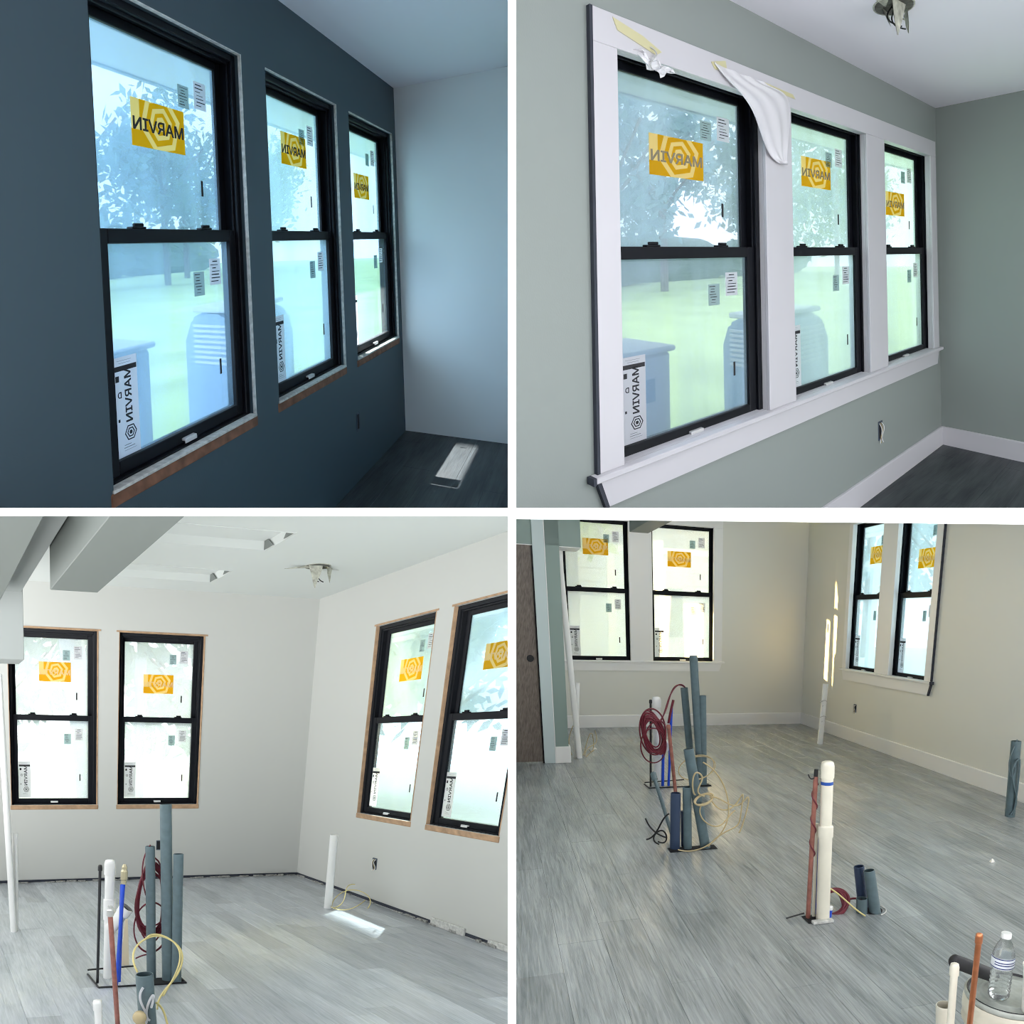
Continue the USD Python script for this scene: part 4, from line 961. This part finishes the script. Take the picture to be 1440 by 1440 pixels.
t = Thing(BR, 'floor_cutout', (-2.2, -6.06, 0), 'round dark cut-out under the open conduit stubs', 'floor cut-out')
t.part('floor_hole', lathe([(0, .0006), (.055, .0006), (.055, .002), (0, .002)], (-2.195, -6.06, 0), (0, 0, 1), 28), 'dark_void')
t.part('rim', tube([(-2.195 + .07 * math.cos(a), -6.06 + .075 * math.sin(a), .004) for a in np.linspace(-1.4, 1.9, 24)], .003, 5, 40), 'bead_pale')
pipe(BR, 'drain_pipe', (-.444, -1.595, 0), (-.418, -1.608, .655), .0316, 'pvc_white', 'white pipe with wire ties standing below the right hand windows, lower right room')
t = Thing(BR, 'wire_tie', (-.43, -1.6, .3), 'two thin pale wires wound round the white pipe below the right hand windows', 'wire')
for z in (.30, .47):
    t.part('wire', tube([(-.43 + .037 * math.cos(a), -1.602 + .037 * math.sin(a), z + .012 * math.sin(a * 1.7)) for a in np.linspace(0, 6.0, 20)] + [(-.46, -1.65, z - .05)], .004, 5, 40), 'bead_pale', smooth=True)
pipe(BR, 'conduit', (-.391, -4.784, 0), (-.407, -4.771, .541), .0356, GR, 'grey conduit at the right edge, lower right room', 'conduit')
t = Thing(BR, 'pale_wire', (-.43, -4.8, .2), 'grey wires hanging beside the conduit at the right edge', 'wire')
t.part('wire', [tube([(-.40, -4.77, .55), (-.45, -4.8, .48), (-.475, -4.81, .38), (-.45, -4.82, .3), (-.42, -4.82, .36)], .004, 5, 40), tube([(-.41, -4.82, .42), (-.45, -4.82, .34), (-.425, -4.825, .24), (-.42, -4.82, .02)], .006, 5, 40), tube([(-.40, -4.825, .42), (-.395, -4.83, .3), (-.40, -4.825, .02)], .006, 5, 30)], 'conduit_grey', smooth=True)
pipe(BR, 'drain_pipe', (-3.108, -1.915, 0), (-3.065, -1.919, .692), .0201, 'pvc_white', 'short upright white pipe beside the muted green wall, lower right room')
pipe(BR, 'drain_pipe', (-3.08, -1.957, 0), (-3.177, -1.949, 1.785), .0267, 'pvc_white', 'tall leaning white pipe beside the muted green wall, lower right room')
t = Thing(BR, 'thin_wire', (-3.0, -1.8, 0), 'loose thin tan wires on the floor by the white pipes, lower right room', 'wire')
t.part('wire', [tube([(-3.04, -1.9, .02), (-2.99, -1.8, .12), (-2.94, -1.75, .20), (-2.92, -1.72, .14), (-2.98, -1.85, .06)], .004, 5, 30), tube([(-3.03, -1.95, .01), (-2.96, -1.85, .09), (-2.92, -1.8, .1), (-2.9, -1.7, .22)], .004, 5, 30),
                tube([(-3.14, -1.9, .02), (-3.16, -1.85, .14), (-3.12, -1.8, .26), (-3.10, -1.8, .3)], .004, 5, 30), tube([(-3.02, -1.98, .01), (-2.98, -1.9, .03), (-2.93, -1.85, .05)], .004, 5, 20)], 'wire_tan', smooth=True)
single(BR, 'plaster_scrap', trimesh.convex.convex_hull(np.array([(-1.19, -5.63, 0), (-1.155, -5.62, 0), (-1.16, -5.60, 0), (-1.185, -5.605, 0), (-1.175, -5.617, .022), (-1.163, -5.61, .014)])), 'cup_white', 'small white scrap lying on the floor to the right, lower right room', 'scrap')
single(BR, 'plaster_scrap', trimesh.convex.convex_hull(np.array([(-2.9, -1.5, 0), (-2.86, -1.5, 0), (-2.87, -1.47, 0), (-2.88, -1.49, .02)])), 'cup_white', 'tiny white scrap on the floor below the left back window, lower right room', 'scrap')
# bottom right corner: pipes, bucket, bottle
t = pipe(BR, 'copper_pipe', (-2.61, -7.379, 0), (-2.614, -7.376, .503), .0081, 'copper', 'bright copper pipe in front of the white bucket', mouth=False, cap=(.03, 1.25))
pipe(BR, 'drain_pipe', (-2.632, -7.333, 0), (-2.643, -7.325, .394), .0105, 'pvc_cream', 'thin cream capped pipe left of the white bucket', cap=(.038, 1.25))
pipe(BR, 'drain_pipe', (-2.568, -7.233, 0), (-2.583, -7.221, .207), .0275, 'pvc_cream', 'wide open cream pipe stub at the bottom edge, lower right room')
t = Thing(BR, 'bucket', (-2.40, -7.285, 0), 'white plastic bucket with a grey lid at the bottom right corner', 'bucket')
bc = (-2.40, -7.285, 0)
t.part('body', lathe([(0, 0), (.110, 0), (.126, .15), (.128, .155), (.136, .158), (.136, .168), (.129, .172), (.129, .19), (.138, .193), (.138, .222), (.134, .235), (0, .235)], bc, (0, 0, 1), 48), 'bucket_white', smooth=40)
t.part('lid', lathe([(.10, .232), (.132, .234), (.136, .240), (.136, .248), (.130, .252), (.124, .250), (.122, .246), (.096, .246), (.092, .250), (.084, .250), (.080, .246), (0, .246)], bc, (0, 0, 1), 48), 'bucket_lid', smooth=40)
t.part('lid_groove', lathe([(.123, .2465), (.1285, .2525), (.1265, .2535), (.121, .2475)], bc, (0, 0, 1), 48), 'black_steel')
t.part('side_label', [lathe([(.1388, .196), (.1388, .220)], bc, (0, 0, 1), 96).slice_plane((-2.40, -7.285, 0), (.35, -1, 0)).slice_plane((-2.395, -7.285, 0), (1, .15, 0))], 'tool_black', label='dark printed label')
t = Thing(BR, 'water_bottle', (-2.452, -7.291, .247), 'clear plastic water bottle with a pale blue banded label standing on the bucket lid', 'bottle')
bp = (-2.452, -7.291, .247)
prof = [(0, 0), (.018, 0), (.027, .003), (.031, .01)]
for k in range(5):
    z = .016 + k * .0125
    prof += [(.0315, z), (.0295, z + .0045), (.0295, z + .006), (.0315, z + .0105)]
prof += [(.0315, .082), (.0275, .088), (.0275, .094), (.0325, .100), (.0325, .138), (.029, .152), (.021, .172), (.0135, .186), (.0125, .190), (.0125, .196)]
t.part('body', lathe(prof + [(0, .196)], bp, (0, 0, 1), 40), 'bottle_clear', smooth=50)
t.part('label_band', lathe([(.0329, .102), (.0331, .104), (.0331, .134), (.0329, .136)], bp, (0, 0, 1), 40), 'bottle_label', smooth=40)
for z in (.104, .132):
    t.part('label_stripe', lathe([(.0333, z), (.0334, z + .001), (.0333, z + .003)], bp, (0, 0, 1), 40), 'label_navy')
t.part('label_print', [lathe([(.0333, z), (.0333, z + .003)], bp, (0, 0, 1), 40).slice_plane(np.array(bp) + (-.012, -.01, 0), (-.25, -1, 0)) for z in (.114, .121)], 'label_navy')
t.part('cap', lathe([(.0145, .190), (.0150, .191), (.0150, .203), (.0140, .205), (0, .205)], bp, (0, 0, 1), 30), 'pvc_white', smooth=35)
t = Thing(BR, 'cup', (-2.375, -7.37, .247), 'tall white cup standing on the bucket lid at the right edge of the picture', 'cup')
t.part('body', lathe([(0, 0), (.026, 0), (.036, .135), (.039, .138), (.039, .143), (.034, .143), (.025, .01), (0, .01)], (-2.412, -7.385, .247), (0, 0, 1), 36), 'cup_white', smooth=35)
t = Thing(BR, 'tool_handle', (-2.5, -7.25, .26), 'black ribbed tool handle lying on the bucket lid behind the bottle', 'tool')
hp0, hp1 = np.array((-2.564, -7.20, .340)), np.array((-2.405, -7.215, .268))
t.part('grip', lathe([(0, 0), (.014, .002), (.021, .010), (.0215, .10), (.020, .172), (.0, .175)], hp0, hp1 - hp0, 20), 'tool_black', smooth=40)
outdoors_low(BR, 'lower right room')
single(BR, 'porch_post', bbox(-1.36, -1.19, 2.95, 3.1, -.4, 2.45, .01), 'post_blue', 'blue grey porch post outside the right back window, lower right room', 'porch post')
single(BR, 'porch_post', bbox(-2.74, -2.60, 2.95, 3.1, -.4, 2.45, .01), 'post_blue', 'blue grey porch post outside the left back window, lower right room', 'porch post')
t = Thing(BR, 'house', (2, 13, -.4), 'pale blue sided neighbouring house outside the back windows, lower right room', 'house')
t.part('wall', box(-4, 7, 12.5, 13, -.4, 3.0), 'siding')
rf = extrude(sg.Polygon([(-4.6, 3.0), (7.6, 3.0), (5.5, 5.0), (-2.5, 5.0)]), .5); rf.vertices = np.stack([rf.vertices[:, 0], 12.4 + rf.vertices[:, 2], rf.vertices[:, 1]], 1); rf.invert()
t.part('roof', rf, 'roof_grey')
for k in range(9):
    t.part('siding_board', bbox(-4, 7, 12.46, 12.5, -.3 + k * .36, -.3 + k * .36 + .33, .01), 'siding')
for x in (-2.6, .6, 2.2, 4.6):
    f = t.part('window', bbox(x, x + .9, 12.40, 12.46, .7, 2.2, .01), 'unit_white')
    t.part('glazing', box(x + .08, x + .82, 12.385, 12.40, .78, 2.12), 'unit_dark', parent=f)
for x in (-3.6, -.9, 1.9, 4.2, 6.8):
    t.part('porch_column', bbox(x, x + .2, 11.0, 11.2, -.4, 2.9, .01), 'unit_white')
t.part('porch_roof', bbox(-4.4, 7.4, 10.8, 12.5, 2.9, 3.05, .01), 'unit_white')
for i, (x, y, h, r) in enumerate(((-3, 9, 6.5, 2.2), (3.5, 10, 6, 2.4))):
    tree(BR, x, y, -.4, h, r, f'{("yellow green", "bluish")[i]} leafy tree outside the {("left", "right")[i]} back window, lower right room', ('leaf_pale', 'leaf_blue')[i], 170 + i, n=1600, size=.24, clear=.4)
for i, (x, y, h, r) in enumerate(((15, 27, 9, 4), (17, 21, 9, 4))):
    tree(BR, x, y, -.4, h, r, f'bluish tree outside the {("first", "second")[i]} right hand window from the corner, lower right room', 'leaf_blue', 180 + i, n=700, size=.34, clear=.3)
# an added screen, out of view, lets only two blades of low sun into the room
t = Thing(BR, 'added_sun_screen', (-3.6, 1.0, -.4), 'unseen board screen added to trim the low sun left of the back windows, lower right room', 'sun screen')
for a, b in ((-6.0, -4.45), (-4.10, -4.0), (-3.80, -3.38), (-3.14, -2.70)):
    t.part('board', bbox(a, b, .98, 1.02, -.4, 2.45, .004), 'post_blue')
for a, b in ((-4.45, -4.10), (-4.0, -3.80), (-3.38, -3.14)):
    t.part('board', bbox(a, b, .98, 1.02, 1.64, 2.45, .004), 'post_blue')
sunlight(BR, 'sun_lower_right', (0, -.9, 1.1), (1.26, -.67, -.14), 190.0, (1.0, .66, .24), cone=8)
# fill lights added out of view above the lower right room to brighten it
for k, (x, y) in enumerate(((-2.2, -2.2), (-1.6, -4.6))):
    w = BR.w((x, y, 0)); z = -PART_HALF - .012
    t = Thing(None, 'fill_light', (w[0], w[1], z), f'{("far", "near")[k]} round fill light added above the lower right room', 'fill light')
    r = lathe([(.30, 0), (.34, 0), (.34, .012), (.30, .012)], (w[0], w[1], z), (0, 0, 1), 40)
    path = numbered(t.path + '/trim_ring')
    usdkit.mesh(stage, path, (r.vertices - t.base, r.faces), M['trim_white'])
    L = UsdLux.DiskLight.Define(stage, t.path + '/lamp')
    L.CreateRadiusAttr(.29); L.CreateIntensityAttr(7.5); L.CreateColorAttr(Gf.Vec3f(1.0, .985, .95))

for phrase, prims in repeats.items():
    if len(prims) > 1:
        for p in prims:
            p.SetCustomDataByKey('group', phrase)
